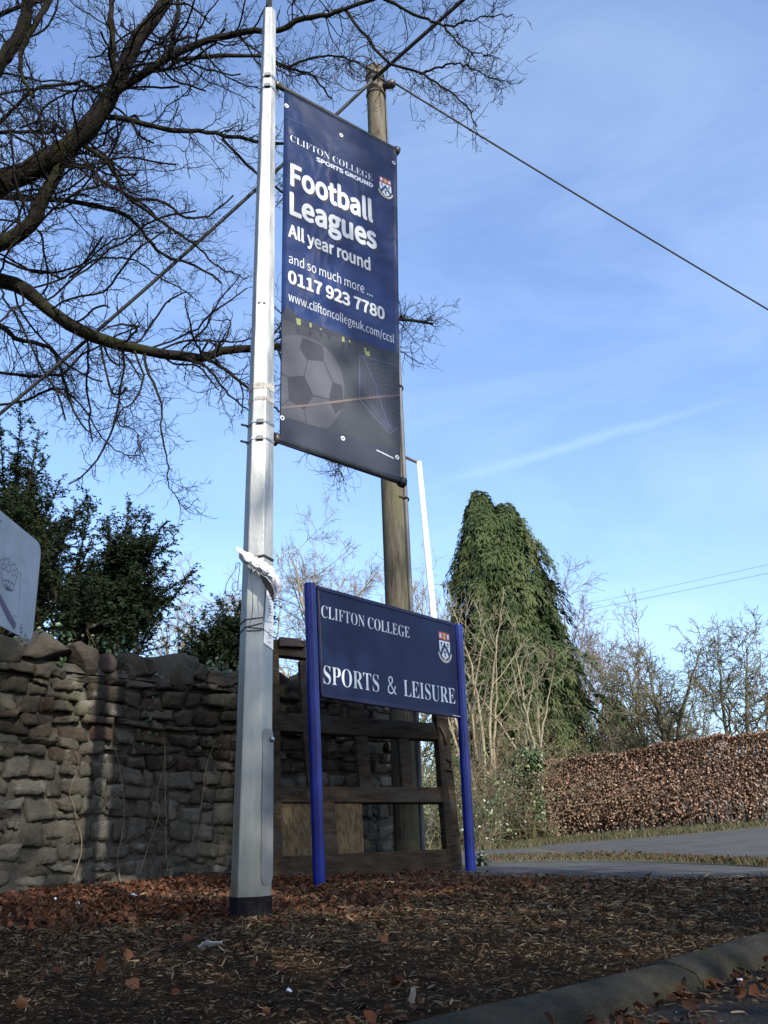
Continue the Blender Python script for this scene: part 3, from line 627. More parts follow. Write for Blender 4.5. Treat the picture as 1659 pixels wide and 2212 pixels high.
for y0, y1 in ((148, 154), (172, 177), (904, 909), (940, 945)):
    b = hexring(MB(), zc(y1), zc(y0), 0.0035).build('mounting_band', M['band'], column, bevel=0.001)
    zz = (zc(y0) + zc(y1)) / 2
    c = col_p(0, 0.62, zz, 0.006); e = np.array([1.0, 0, 0]); n_ = np.array([0, -1.0, 0])
    MB().prism([c + e * 0.018 + np.array([0, 0, 0.010]), c - e * 0.018 + np.array([0, 0, 0.010]), c - e * 0.018 - np.array([0, 0, 0.010]), c + e * 0.018 - np.array([0, 0, 0.010])], n_ * 0.006).build('buckle', M['dull'], b, bevel=0.001)
    if y0 > 500:
        c = col_p(5, 0.15, zz, 0.004); MB().tube([c, c + np.array([-0.03, -0.012, 0.004])], 0.006, 8).build('clamp_screw', M['black'], b, True)
for y0, y1 in ((818, 836), (848, 862)):
    mb = MB()
    for face in (5, 0, 1):
        for s in range(5):
            f0, f1 = s / 5 + 0.01, (s + 1) / 5 - 0.01
            if face == 0 and s in (0, 4): dz = 0.012
            else: dz = 0
            mb.add([col_p(face, f0, zc(y1) + RNG.uniform(0, 0.01), 0.0025), col_p(face, f1, zc(y1) + RNG.uniform(0, 0.01), 0.0025), col_p(face, f1, zc(y0) - RNG.uniform(0, 0.012) - dz, 0.0025), col_p(face, f0, zc(y0) - RNG.uniform(0, 0.012), 0.0025)], [(0, 1, 2, 3)])
    mb.build('tape_residue', M['tape'], column)
mb = MB()
for a, b, y in ((0.15, 0.42, 648), (0.62, 0.86, 649), (0.06, 0.95, 1361)):
    mb.prism([col_p(0, a, zc(y + 1.4), 0.0022), col_p(0, b, zc(y + 1.4), 0.0022), col_p(0, b, zc(y - 1.4), 0.0022), col_p(0, a, zc(y - 1.4), 0.0022)], np.array([0, -0.001, 0]))
mb.build('tape_mark', M['string'], column)
# access door on the right-hand face
pts = []
z0, z1 = zc(1914), zc(1572)
for cx, cz, a0 in ((0.16, z0 + 0.05, 180), (0.16, z1 - 0.05, 90)):
    for s in range(7):
        a = math.radians(a0 + (90 * s / 6 if cz < 1 and cz == z0 + 0.05 else 90 - 90 * s / 6))
        pts.append((cx, cz, a))
outl = []
def rr(f0, f1, za, zb, rf, rz):
    out = []
    for cx, cz, a0 in ((f1 - rf, zb - rz, 0), (f0 + rf, zb - rz, 90), (f0 + rf, za + rz, 180), (f1 - rf, za + rz, 270)):
        for s in range(7):
            a = math.radians(a0 + 15 * s); out.append((cx + rf * math.cos(a), cz + rz * math.sin(a)))
    return out
na = PHI + math.radians(60); nr = np.array([math.sin(na), -math.cos(na), 0])
door = MB().prism([col_p(1, f, z, 0.001) for f, z in rr(0.14, 1.04, z0, z1, 0.30, 0.04)], nr * 0.0035).build('access_door', M['dull'], column, bevel=0.001)
c = col_p(1, 0.85, z1 - 0.045, 0.007); MB().tube([c, c + nr * 0.006, c + nr * 0.009], [0.011, 0.011, 0.006], 10).build('door_bolt', M['band'], door, True)

# ================================================================== BANNER
BAZ = math.radians(51.5)
BP = Plane((-0.495, 4.145, 0), (math.sin(BAZ), math.cos(BAZ), 0), (0, 0, 1.0))
banner = thing('hanging_banner', 'tall navy football leagues banner hanging beside the steel column', 'banner', tuple(BP.pt(BP.ab(604, 958))))
TL, TR, BL, BR = BP.ab(614, 192), BP.ab(857, 319), BP.ab(604, 958), BP.ab(866, 1037)
def bl(s, t): return (TL * (1 - s) + TR * s) * (1 - t) + (BL * (1 - s) + BR * s) * t
def inv(ab):
    s, t = 0.5, 0.5
    for _ in range(12):
        f = bl(s, t) - ab; e = 1e-4; J = np.stack([(bl(s + e, t) - bl(s, t)) / e, (bl(s, t + e) - bl(s, t)) / e], -1); d = np.linalg.solve(J, -f); s += d[0]; t += d[1]
    return s, t
def banner_mat():
    m = bpy.data.materials.new('banner_print'); m.use_nodes = True; nt = m.node_tree; N = nt.nodes; L = nt.links; b = N['Principled BSDF']
    b.inputs['Roughness'].default_value = 0.5; b.inputs['Specular IOR Level'].default_value = 0.25
    at = N.new('ShaderNodeAttribute'); at.attribute_name = 'down'
    r = N.new('ShaderNodeValToRGB'); cr = r.color_ramp
    stops = [(0.0, (0.0075, 0.016, 0.050)), (0.12, (0.0075, 0.017, 0.056)), (0.35, (0.009, 0.022, 0.084)), (0.55, (0.011, 0.027, 0.102)), (0.66, (0.012, 0.030, 0.106)), (0.70, (0.013, 0.026, 0.085)), (0.92, (0.013, 0.017, 0.032)), (1.0, (0.014, 0.018, 0.033))]
    while len(cr.elements) < len(stops): cr.elements.new(0.5)
    for e, (p, c) in zip(cr.elements, stops): e.position = p; e.color = rgb(c)
    L.new(at.outputs['Fac'], r.inputs[0])
    tc = N.new('ShaderNodeTexCoord'); no = N.new('ShaderNodeTexNoise'); no.inputs['Scale'].default_value = 1.6; no.inputs['Detail'].default_value = 2; L.new(tc.outputs['Object'], no.inputs[0])
    k = N.new('ShaderNodeMapRange'); k.inputs[1].default_value = 0.3; k.inputs[2].default_value = 0.7; k.inputs[3].default_value = 0.8; k.inputs[4].default_value = 1.25; L.new(no.outputs[0], k.inputs[0])
    mx = N.new('ShaderNodeVectorMath'); mx.operation = 'SCALE'; L.new(r.outputs[0], mx.inputs[0]); L.new(k.outputs[0], mx.inputs[3]); L.new(mx.outputs[0], b.inputs['Base Color'])
    n2 = N.new('ShaderNodeTexNoise'); n2.inputs['Scale'].default_value = 2.2; n2.inputs['Detail'].default_value = 3; n2.inputs['Distortion'].default_value = 0.8; L.new(tc.outputs['Object'], n2.inputs[0])
    bp = N.new('ShaderNodeBump'); bp.inputs['Strength'].default_value = 0.8; bp.inputs['Distance'].default_value = 0.09; L.new(n2.outputs[0], bp.inputs['Height']); L.new(bp.outputs[0], b.inputs['Normal'])
    return m
ns, nt_ = 24, 60; V = []; dn = []
for i in range(ns + 1):
    for j in range(nt_ + 1):
        s, t = i / ns, j / nt_; V.append(BP.pt(bl(s, t), 0.0)); dn.append(t)
nf = len(V); V += [np.array(p) - BP.n * 0.0016 for p in V]; dn += dn
I = np.arange(ns)[:, None] * (nt_ + 1); J = np.arange(nt_)[None, :]; Q = np.stack([I + J, I + J + 1, I + nt_ + 2 + J, I + nt_ + 1 + J], -1).reshape(-1, 4)
rim = list(range(0, nt_ + 1)) + [i * (nt_ + 1) + nt_ for i in range(1, ns + 1)] + [ns * (nt_ + 1) + j for j in range(nt_ - 1, -1, -1)] + [i * (nt_ + 1) for i in range(ns - 1, 0, -1)]
S = np.array([(rim[i], rim[(i + 1) % len(rim)], rim[(i + 1) % len(rim)] + nf, rim[i] + nf) for i in range(len(rim))])
me = mesh_np(np.array(V), [np.concatenate([Q, Q[:, ::-1] + nf, S])]); a = me.attributes.new('down', 'FLOAT', 'POINT'); a.data.foreach_set('value', np.array(dn, np.float32))
link('fabric', me, banner_mat(), banner)
M['pitch'] = mat('pitch_print', (0.016, 0.020, 0.028), (0.023, 0.028, 0.034), 4, 0.6)
M['trees_p'] = mat('treeline_print', (0.007, 0.009, 0.020), (0.010, 0.012, 0.026), 14, 0.6)
M['ball'] = mat('ball_print', (0.0306, 0.0344, 0.0485), (0.0689, 0.0714, 0.0867), 2.0, 0.6)
M['ball_d'] = mat('ball_patch', (0.011, 0.012, 0.020), (0.015, 0.016, 0.026), 5, 0.6)
M['net'] = mat('net_print', (0.055, 0.058, 0.13), (0.075, 0.078, 0.16), 8, 0.6)
M['bib'] = mat('bib_print', (0.17, 0.20, 0.07), (0.22, 0.25, 0.10), 8, 0.6)
M['hem'] = mat('hem_print', (0.014, 0.018, 0.033), (0.016, 0.020, 0.036), 5, 0.5)
M['line_p'] = mat('pitch_line', (0.10, 0.075, 0.075), (0.12, 0.09, 0.085), 8, 0.6)
def c3(x, y): return BP.ab(*q(560 + x / 4.1475, 600 + y / 4.1475))
def c2(x, y): return q(560 + x / 4.1475, 140 + y / 4.1475)
def c3p(x, y): return q(560 + x / 4.1475, 600 + y / 4.1475)
eps = 0.006
def clampL(ab, s0=0.006, s1=0.994):
    s, t = inv(ab); return bl(min(max(s, s0), s1), t)
skyline = [(285, 478), (360, 500), (600, 585), (850, 665), (1100, 745), (1250, 800), (1404, 845)]
hemline = [(1404, 1715), (1100, 1625), (760, 1533), (500, 1462), (290, 1400)]
flat(BP, [[clampL(c3(*p)) for p in skyline + hemline]], 0.0004, 0.0004).build('pitch_print', M['pitch'], banner)
top = [(285, 440), (340, 380), (400, 400), (450, 468), (600, 520), (750, 588), (900, 640), (1000, 690), (1080, 702), (1150, 735), (1280, 790), (1300, 775), (1404, 826)]
flat(BP, [[clampL(c3(*p)) for p in top + skyline[::-1]]], 0.0009, 0.0004).build('treeline_print', M['trees_p'], banner)
ball = []
for k in range(48):
    a = 2 * math.pi * k / 48; x = 470 + 420 * math.cos(a); y = 1110 + 470 * math.sin(a) + 0.12 * 420 * math.cos(a); ball.append((x, y))
def hem_y(x): return np.interp(x, [290, 500, 760, 1100, 1404], [1400, 1462, 1533, 1625, 1715])
ball = [(max(x, 288), min(y, hem_y(max(x, 288)) - 4)) for x, y in ball]
bo = flat(BP, [[clampL(c3(*p)) for p in ball]], 0.0009, 0.0006).build('football_print', M['ball'], banner)
flat(BP, [[clampL(c3(*p)) for p in pg] for pg in ([(358, 1030), (515, 1018), (603, 1205), (515, 1338), (372, 1245)], [(780, 1075), (868, 1110), (884, 1300), (808, 1375), (745, 1240)], [(500, 665), (690, 740), (700, 885), (545, 870), (470, 760)])], 0.0018, 0.0004).build('ball_patch', M['ball_d'], bo)
lines(BP, [[clampL(c3(*p)) for p in pg] for pg in ([(545, 870), (515, 1018)], [(603, 1205), (745, 1240)], [(700, 885), (780, 1075)], [(358, 1030), (290, 990)], [(372, 1245), (290, 1290)], [(515, 1338), (540, 1460)])], 0.006, 0.0024).build('ball_seam', M['pitch'], bo)
lines(BP, [[clampL(c3(*p)) for p in [(290, 1318), (600, 1290), (900, 1250), (1150, 1222), (1404, 1200)]]], 0.012, 0.0028).build('pitch_line', M['line_p'], banner)
def netpts():
    out = []
    A = [(1030, 830), (1030, 1240), (1310, 1560), (1400, 1500)]; out.append(A)
    out.append([(1065, 840), (1180, 1100), (1240, 1300), (1300, 1480), (1350, 1545)]); out.append([(1030, 830), (1404, 930)])
    for k in range(13):
        y = 900 + k * 48; x0 = max(1075 + (y - 850) * 0.33, 1040)
        out.append([(x0 + (1404 - x0) * s / 8, y + 14 * math.sin(s * 1.5 + k) + s * 4) for s in range(9)])
    for k in range(8): out.append([(1040 + 38 * k, 960 + 30 * k), (1055 + 36 * k, 1200 + 30 * k), (1300 + 6 * k, 1540 - 4 * k)])
    return out
lines(BP, [[clampL(c3(*p)) for p in pg] for pg in netpts()[:3]], 0.006, 0.0016).build('goal_frame_print', M['net'], banner)
lines(BP, [[clampL(c3(*p)) for p in pg] for pg in netpts()[3:]], 0.0022, 0.0014).build('goal_net_print', M['net'], banner)
for (x, y, sh) in ((1098, 800, [(-28, -40), (0, -42), (20, -20), (32, 38), (-8, 30)]), (462, 520, [(-28, -40), (18, -30), (22, 20), (10, 30), (-14, 20)]), (573, 555, [(-12, -30), (12, -24), (10, 16), (-8, 10)]), (668, 592, [(-8, -16), (9, -12), (8, 14), (-8, 8)]), (878, 680, [(-10, -28), (10, -20), (14, 24), (-12, 22)]), (938, 705, [(-8, -18), (8, -14), (8, 14), (-8, 10)])): flat(BP, [[c3(x + dx, y + dy) for dx, dy in sh]], 0.0018, 0.0004).build('bib_print', M['bib'], banner)
for (x, y) in ((458, 578), (575, 600), (672, 618), (745, 640), (880, 735), (940, 735), (1105, 760), (1255, 818)): flat(BP, [[c3(x + dx, y + dy) for dx, dy in [(-14, -30), (10, -24), (14, 26), (0, 36), (-10, 30)]]], 0.0022, 0.0004).build('player_print', M['trees_p'], banner)
flat(BP, [[clampL(c3(*p)) for p in hemline[::-1]] + [bl(0.994, 0.995), bl(0.006, 0.995)]], 0.0004, 0.0005).build('hem_panel', M['hem'], banner)
lines(BP, [[clampL(BP.ab(*c2(*p))) for p in [(326, 500), (860, 735), (1372, 940)]]], 0.004, 0.0006).build('seam', M['navyp'], banner)
text_on(BP, 'CLIFTON COLLEGE', SERIF, c2(385, 733), c2(1155, 1110), c2(385, 673), M['pale'], banner, 'lettering', curve_off=-0.009)
text_on(BP, 'SPORTS GROUND', SANS, c2(632, 922), c2(1155, 1172), c2(632, 886), M['pale'], banner, 'lettering', bold=0.02)
SH = M['navyp']
text_on(BP, 'Football', SANS, c2(393, 1143), c2(1150, 1488), c2(393, 952), M['white'], banner, 'lettering', bold=0.015, shadow=M['trees_p'])
text_on(BP, 'Leagues', SANS, c2(388, 1412), c2(1185, 1742), c2(388, 1218), M['white'], banner, 'lettering', bold=0.015, shadow=M['trees_p'])
text_on(BP, 'All year round', SANS, c2(370, 1622), c2(1130, 1943), c2(370, 1510), M['white'], banner, 'lettering', bold=0.013, shadow=M['trees_p'])
text_on(BP, 'and so much more ...', SANS, c2(372, 1870), c2(1155, 2190), c2(372, 1775), M['white'], banner, 'lettering', ref='d')
text_on(BP, '0117 923 7780', SANS, c3p(370, 145), c3p(1262, 493), c3p(370, 33), M['white'], banner, 'lettering', bold=0.014, shadow=M['trees_p'])
text_on(BP, 'www.cliftoncollegeuk.com/ccsl', SANS, c3p(368, 315), c3p(1355, 715), c3p(368, 228), M['white'], banner, 'lettering', ref='l')
mb = MB()
for k in range(13): mb.prism([BP.pt(c3(*p), 0.0012) for p in ((1190 + 12.4 * k, 1706 + 6.0 * k), (1199 + 12.4 * k, 1710 + 6.0 * k), (1199 + 12.4 * k, 1722 + 6.0 * k), (1190 + 12.4 * k, 1718 + 6.0 * k))], BP.n * 0.0005)
mb.build('maker_line', M['text'], banner)
for (x, y) in ((350, 408), (860, 683), (1350, 940), (310, 1412 + 1908), (876, 1603 + 1908), (1383, 1780 + 1908)):
    c = BP.ab(*c2(x, y)); mb = MB(); V = []
    for rr_, o_ in ((0.014, 0.001), (0.013, 0.003), (0.0065, 0.003), (0.006, 0.001)): V += [BP.pt(c + rr_ * np.array([math.cos(t), math.sin(t)]), o_) for t in np.arange(16) * math.pi / 8]
    mb.add(V, [(a * 16 + k, a * 16 + (k + 1) % 16, (a + 1) * 16 + (k + 1) % 16, (a + 1) * 16 + k) for a in range(3) for k in range(16)]).build('eyelet', M['litter'], banner)
# arms: the top one inside the pocket, the lower one along the hem
for (pa, pb, z) in (((598, 180), (857, 323), 0), ((588, 944), (870, 1040), 1)):
    a = BP.pt(BP.ab(*pa), -0.012); b = BP.pt(BP.ab(*pb), -0.012)
    root = col_axis(a[2])
    arm = MB().tube([root * 0.9 + a * 0.1, a, b], 0.017, 14).build('banner_arm', M['black'] if z else M['bronze'], banner, True)
    dv = nrm(b - a)
    MB().tube([b - dv * 0.012, b, b + dv * 0.018, b + dv * 0.024], [0.026, 0.030, 0.030, 0.016], 16).build('end_cap', M['black'] if z else M['bronze'], arm, True)
    if z: MB().tube([a + dv * 0.01, a + dv * 0.012, a + dv * 0.034, a + dv * 0.036], [0.022, 0.034, 0.034, 0.022], 18).build('collar', M['bronze'], arm, True)
    else: MB().tube([a - dv * 0.01, a + dv * 0.02], [0.024, 0.026], 12).build('collar', M['bronze'], arm, True)

def crest(pl, tl, tr, bottom, parent, off=0.0012):
    A, B, C = pl.ab(*tl), pl.ab(*tr), pl.ab(*bottom); ex = np.array([B[0] - A[0], 0]); H = A[1] - C[1]; ey = np.array([0, -H])
    def w(p): return A + ex * p[0] + ey * p[1]
    root = flat(pl, [[w(p) for p in [(0, 0.285), (1, 0.285), (1, 0.56), (0.94, 0.70), (0.80, 0.80), (0.5, 0.905), (0.2, 0.80), (0.06, 0.70), (0, 0.56)]]], off).build('crest_shield', M['text'], parent)
    flat(pl, [[w(p) for p in [(0, 0), (1, 0), (1, 0.25), (0, 0.25)]]], off).build('crest_chief', M['red'], root)
    for sx in (0.05, 0.76): flat(pl, [[w(p) for p in [(sx, 0.055), (sx + 0.19, 0.055), (sx + 0.19, 0.20), (sx, 0.20)]]], off + 0.001).build('crest_square', M['white'], root)
    flat(pl, [[w(p) for p in [(0.40, 0.06), (0.50, 0.03), (0.60, 0.06), (0.56, 0.13), (0.64, 0.22), (0.36, 0.22), (0.44, 0.13)]]], off + 0.001).build('crest_figure', M['gold'], root)
    flat(pl, [[w(p) for p in [(0.5, 0.32), (0.97, 0.69), (0.86, 0.79), (0.5, 0.50)]], [w(p) for p in [(0.5, 0.32), (0.5, 0.50), (0.14, 0.79), (0.03, 0.69)]]], off + 0.001).build('crest_chevron', M['navyp'], root)
    cl = []
    for cx, cy, s in ((0.19, 0.38, 1.0), (0.81, 0.38, 1.0), (0.5, 0.66, 1.25)):
        flat(pl, [[w((cx + a * s, cy + b * s)) for a, b in [(0, -0.055), (0.10, 0.0), (0.035, 0.03), (0.03, 0.075), (0.055, 0.11), (-0.055, 0.11), (-0.03, 0.075), (-0.035, 0.03), (-0.10, 0.0)]]], off + 0.001).build('crest_charge', M['navyp'], root)
    outer = []; inner = []
    for k in range(17):
        a = math.radians(200 - 220 * k / 16 * -1) if False else math.radians(190 + 160 * k / 16)
        outer.append((0.5 + 0.66 * math.cos(a), 0.62 - 0.38 * math.sin(a))); inner.append((0.5 + 0.54 * math.cos(a), 0.62 - 0.30 * math.sin(a)))
    mb = MB(); O_ = [pl.pt(w(p), off + 0.0004) for p in outer]; I_ = [pl.pt(w(p), off + 0.0004) for p in inner]; n = len(O_)
    mb.add(O_ + I_, [(i, i + 1, n + i + 1, n + i) for i in range(n - 1)]).build('crest_scroll', M['scroll'], root)
crest(BP, q(840 + 360 / 27.65, 380 + 430 / 27.65), q(840 + 1075 / 27.65, 380 + 790 / 27.65), q(840 + 930 / 27.65, 380 + 1900 / 27.65), banner)

# ================================================================== COLLEGE SIGN ON TWO BLUE POSTS
SAZ = math.radians(38)
P0 = ground(690, 1912, 0.0); SD = np.array([math.sin(SAZ), math.cos(SAZ), 0])
SP = Plane(P0, SD, (0, 0, 1.0))
sign = thing('sports_sign', 'navy college sports and leisure sign board between two blue posts', 'sign', tuple(P0))
def post(px_top, px_bot, label=None):
    a = SP.pt(SP.ab(*px_bot)); b = SP.pt(SP.ab(*px_top)); dv = nrm(b - a); a = a - dv * 0.12
    R_ = 0.043; V = []; n = 80
    side = SD; nn = np.cross(dv, side); nn = nn if nn @ SP.n > 0 else -nn
    for s, sc_ in ((0, 1), (1, 1)):
        base = a if s == 0 else b
        for k in range(n):
            w = 2 * math.pi * k / n; r = R_ * (0.955 if min(abs(((w - g0 + math.pi) % (2 * math.pi)) - math.pi) for g0 in (math.radians(18), math.radians(36), math.radians(144), math.radians(162))) < 0.05 else 1.0)
            V.append(base + r * (math.cos(w) * side + math.sin(w) * nn))
    o = MB().add(V, [(k, (k + 1) % n, n + (k + 1) % n, n + k) for k in range(n)] + [tuple(range(n))[::-1], tuple(range(n, 2 * n))]).build('post', M['post'], sign)
    MB().tube([b, b + dv * 0.008], [R_ * 1.03, R_ * 0.98], 24).build('post_cap', M['post'], o)
    return o
post((669, 1263), (690, 1912)); post((988.5, 1352), (1017, 1884))
def s4(x, y): return q(700 + x / 4.608, 1360 + y / 4.608)
bq = [SP.ab(683, 1265), SP.ab(982, 1347), SP.ab(992, 1551), SP.ab(693, 1505)]
MB().prism([SP.pt(a, 0.004) for a in bq], -SP.n * 0.03).build('board', M['board'], sign, bevel=0.003)
cx = sum(bq) / 4; ins = [c + (cx - c) * np.array([0.022, 0.055]) for c in bq]
lines(SP, [ins + [ins[0]]], 0.006, 0.0052).build('border_rule', M['rule'], sign)
M['edge'] = mat('edge_trim', (0.014, 0.014, 0.05), (0.018, 0.018, 0.062), 5, 0.45, spec=0.25)
for (a, b, w) in ((bq[0], bq[1], -0.028), (bq[3], bq[2], 0.028)):
    MB().prism([SP.pt(p, 0.006) for p in (a, b, b + np.array([0, w]), a + np.array([0, w]))], SP.n * 0.005).build('board_edge', M['edge'], sign, bevel=0.002)
text_on(SP, 'CLIFTON COLLEGE', SERIF, s4(100, 131), s4(1018, 350), s4(100, 5), M['text'], sign, 'lettering', curve_off=-0.006, off=0.0055)
text_on(SP, 'SPORTS  &  LEISURE', SERIF, s4(125, 820), s4(1492, 1033), s4(125, 630), M['text'], sign, 'lettering', curve_off=-0.006, off=0.0055)
def s2(x, y): return q(970 + x / 18.44, 1400 + y / 18.44)
crest(SP, s2(285, 375), s2(720, 490), s2(605, 1700), sign, 0.0055)
mb = MB()
for k in range(10): mb.prism([SP.pt(SP.ab(*s4(x, y)), 0.0122) for x, y in ((1455 + 8.2 * k, 1146 + 1.6 * k), (1461 + 8.2 * k, 1147 + 1.6 * k), (1461 + 8.2 * k, 1155 + 1.6 * k), (1455 + 8.2 * k, 1154 + 1.6 * k))], SP.n * 0.0006)
mb.build('maker_line', M['text'], sign)

# ================================================================== OLD WOODEN GATE
GAZ = math.radians(61.6); LEAN = math.radians(13)
GB_ = np.array([-math.cos(GAZ), math.sin(GAZ), 0])
GP = Plane((-0.95, 7.35, -0.05), (math.sin(GAZ), math.cos(GAZ), 0), GB_ * math.sin(LEAN) + np.array([0, 0, math.cos(LEAN)]))
gate = thing('wooden_gate', 'old weathered oak gate leaning against the wall behind the sign', 'gate', tuple(GP.p0))
def member(name, quad, th, off=0.0, m=None, bevel=0.010):
    P = [GP.pt(GP.ab(*p), off) for p in quad]
    return MB().prism(P, -GP.n * th).build(name, m or M['oak'], gate, bevel=bevel)
member('rail', [(583, 1380), (700, 1384), (968, 1398), (968, 1432), (700, 1426), (583, 1412)], 0.075)
member('rail', [(583, 1537), (938, 1561), (950, 1598), (583, 1577)], 0.075)
member('rail', [(583, 1697), (961, 1700), (968, 1733), (583, 1733)], 0.08)
member('rail', [(583, 1850), (980, 1833), (1000, 1900), (583, 1915)], 0.085)
member('stile', [(585, 1380), (603, 1380), (612, 1910), (588, 1910)], 0.07, -0.004)
member('stile', [(930, 1400), (953, 1402), (1002, 1898), (970, 1898)], 0.09, 0.006)
member('stile', [(648, 1425), (664, 1426), (672, 1545), (655, 1545)], 0.055, -0.008)
member('stile', [(655, 1573), (672, 1573), (688, 1702), (668, 1702)], 0.055, -0.008)
member('stile', [(752, 1430), (784, 1430), (786, 1556), (756, 1556)], 0.055, -0.008)
member('stile', [(768, 1582), (794, 1584), (807, 1702), (779, 1702)], 0.055, -0.008)
member('stile', [(862, 1588), (884, 1590), (895, 1704), (871, 1704)], 0.055, -0.008)
member('stile', [(695, 1730), (724, 1730), (734, 1855), (704, 1855)], 0.055, -0.006)
member('panel', [(604, 1734), (700, 1734), (706, 1856), (606, 1858)], 0.02, -0.024, M['oakp'], 0.002)
member('panel', [(720, 1734), (784, 1734), (790, 1852), (726, 1854)], 0.02, -0.024, M['oakp'], 0.002)
for quad in ([(600, 1380), (640, 1384), (655, 1402), (600, 1400)],):
    member('latch_block', quad, 0.05, 0.05, M['iron'], 0.006)
for pth in ([(948, 1570), (958, 1590), (962, 1610)], [(962, 1640), (973, 1648), (972, 1666), (962, 1664)]):
    MB().tube([GP.pt(GP.ab(*p), 0.02) for p in pth], 0.012, 8).build('hinge_iron', M['iron'], gate, True)
mb = MB()
for (x, y) in ((700, 1712), (806, 1722), (880, 1722), (760, 1722), (640, 1715), (955, 1715), (820, 1846), (915, 1850)):
    c = GP.ab(x, y); mb.tube([GP.pt(c, 0.002), GP.pt(c, 0.010)], [0.012, 0.008], 8)
mb.build('bolt_heads', M['iron'], gate)

# ================================================================== TELEGRAPH POLE AND WIRES
TY = 8.75
tb = aty(884, 1893, TY); tb[2] = -0.2; tt = aty(809, 150, TY)
tele = thing('telegraph_pole', 'weathered wooden telegraph pole rising behind the sign and banner', 'telegraph pole', tuple(tb))
n = 24; ps = [tb + (tt - tb) * k / (n - 1) for k in range(n)]; rs = [0.128 - 0.020 * k / (n - 1) for k in range(n)]
MB().tube(ps, rs, 20).build('pole_shaft', M['pole'], tele, True)
rv = nrm(np.array([0.93, -0.37, 0]))
def on_pole(f, ang, ex=0.0):
    c = tb + (tt - tb) * f; r = 0.128 - 0.020 * f + ex; return c + r * np.array([math.sin(ang), -math.cos(ang), 0])
cdt = [on_pole(f, math.radians(72), 0.014) for f in np.linspace(0.02, 0.60, 20)]
co = MB().tube(cdt, 0.026, 10).build('cable_conduit', M['conduit'], tele, True)
for f in (0.265, 0.395, 0.53): MB().tube([on_pole(f, math.radians(a), 0.006 if a < 60 else 0.042) for a in range(30, 121, 10)], 0.008, 6).build('conduit_clip', M['iron'], co, True)
thin = [on_pole(f, math.radians(78), 0.012) for f in np.linspace(0.60, 0.965, 16)]
MB().tube(thin, 0.011, 8).build('riser_cable', M['black'], tele, True)
hb = on_pole(0.965, math.radians(70), 0.0); MB().tube([hb, hb + np.array([0.06, -0.02, 0.02]), hb + np.array([0.12, -0.03, 0.03]), hb + np.array([0.15, -0.03, 0.03])], [0.03, 0.055, 0.06, 0.03], 12).build('wire_bracket', M['black'], tele, True)
mb = MB()
for k, (r_, dx) in enumerate(((0.24, -0.26), (0.20, -0.16), (0.27, -0.05))):
    c = on_pole(0.965 + 0.012 * k, 0, 0.03) + np.array([dx, 0, 0.1]); mb.tube([c + np.array([r_ * math.cos(t), 0.02 * math.sin(3 * t), r_ * 0.9 * math.sin(t)]) for t in np.linspace(0.2, 5.9, 26)], 0.007, 6)
mb.build('cable_coil', M['black'], tele, True)
for f in (0.955, 0.985): MB().tube([on_pole(f, math.radians(a), 0.004) for a in range(-100, 101, 20)], 0.009, 6).build('pole_strap', M['iron'], tele, True)
def wire(a, b, r, sag, label, n=40, grp=None, name='overhead_cable', reach=1.0):
    b = a + (b - a) * reach
    P = [a + (b - a) * t + np.array([0, 0, -sag * 4 * t * (1 - t)]) for t in np.linspace(0, 1, n)]
    o = MB().tube(P, r, 8).build(name, M['cable'], None, True); return tag(o, label, 'cable', grp)
att = aty(806, 172, TY - 0.15)
wire(att, aty(-180, 1042, 9.4), 0.021, 0.12, 'thick black cable running down left through the bare branches from the wooden pole')
wire(att + np.array([0.0, -0.004, 0.0]), aty(1120, -112, 7.4), 0.024, 0.05, 'thick black cable crossing the top of the wooden pole towards the upper right', reach=5.0)
wire(hb + np.array([0.14, -0.03, 0.03]), aty(1780, 724, 12), 0.0125, 0.16, 'single black wire slanting down to the right across the open sky', reach=2.6)
wire(aty(1262, 1306, 42), aty(1900, 1166, 36), 0.006, 0.02, 'thin distant wire over the hedge, the upper of two')
wire(aty(1262, 1319, 42), aty(1900, 1188, 36), 0.0075, 0.02, 'thin distant wire over the hedge, the lower of two')

# slim white pole with a short arm
wb = aty(952, 1500, 14); wt = aty(905, 998, 14); d = (wt - wb) / (wt[2] - wb[2]); wb = wb - d * (wb[2] - 0.0)
wp = thing('white_pole', 'slim white metal pole with a short top arm right of the wooden pole', 'pole', tuple(wb))
MB().tube([wb, wt], [0.068, 0.042], 14).build('pole_shaft', M['white_pole'], wp, True)
MB().tube([wt + np.array([0.02, 0, -0.03]), aty(870, 985, 14.0)], 0.026, 10).build('top_arm', M['conduit'], wp, True)

# ================================================================== TORN NOTICE, PAPER AND STRING ON THE COLUMN
def cf(x, y, off): return aty(x, y, 3.965 - off)
notice = thing('plastic_poster', 'rolled white plastic poster drooping across the steel column', 'poster', tuple(cf(555, 1230, 0.02)))
up = [(509, 1181, .02), (530, 1192, .03), (550, 1203, .03), (566, 1212, .03), (583, 1222, .045), (600, 1245, .05), (610, 1262, .05), (603, 1280, .045)]
dnn = [(519, 1207, .03), (537, 1221, .055), (552, 1230, .06), (564, 1238, .06), (578, 1247, .065), (588, 1260, .07), (594, 1284, .065), (592, 1299, .05)]
rows = []
for t in np.linspace(0, 1, 7):
    P = np.array([np.array(a) * (1 - t) + np.array(b) * t for a, b in zip(up, dnn)]); P[:, 2] += 0.03 * math.sin(math.pi * t); rows.append(spline(np.array([cf(*p) for p in P]), 26) + RNG.normal(0, 0.0034, (26, 3)))
G = np.array(rows); V = G.reshape(-1, 3); k = 26
Q = [(a * k + b, a * k + b + 1, (a + 1) * k + b + 1, (a + 1) * k + b) for a in range(6) for b in range(k - 1)]
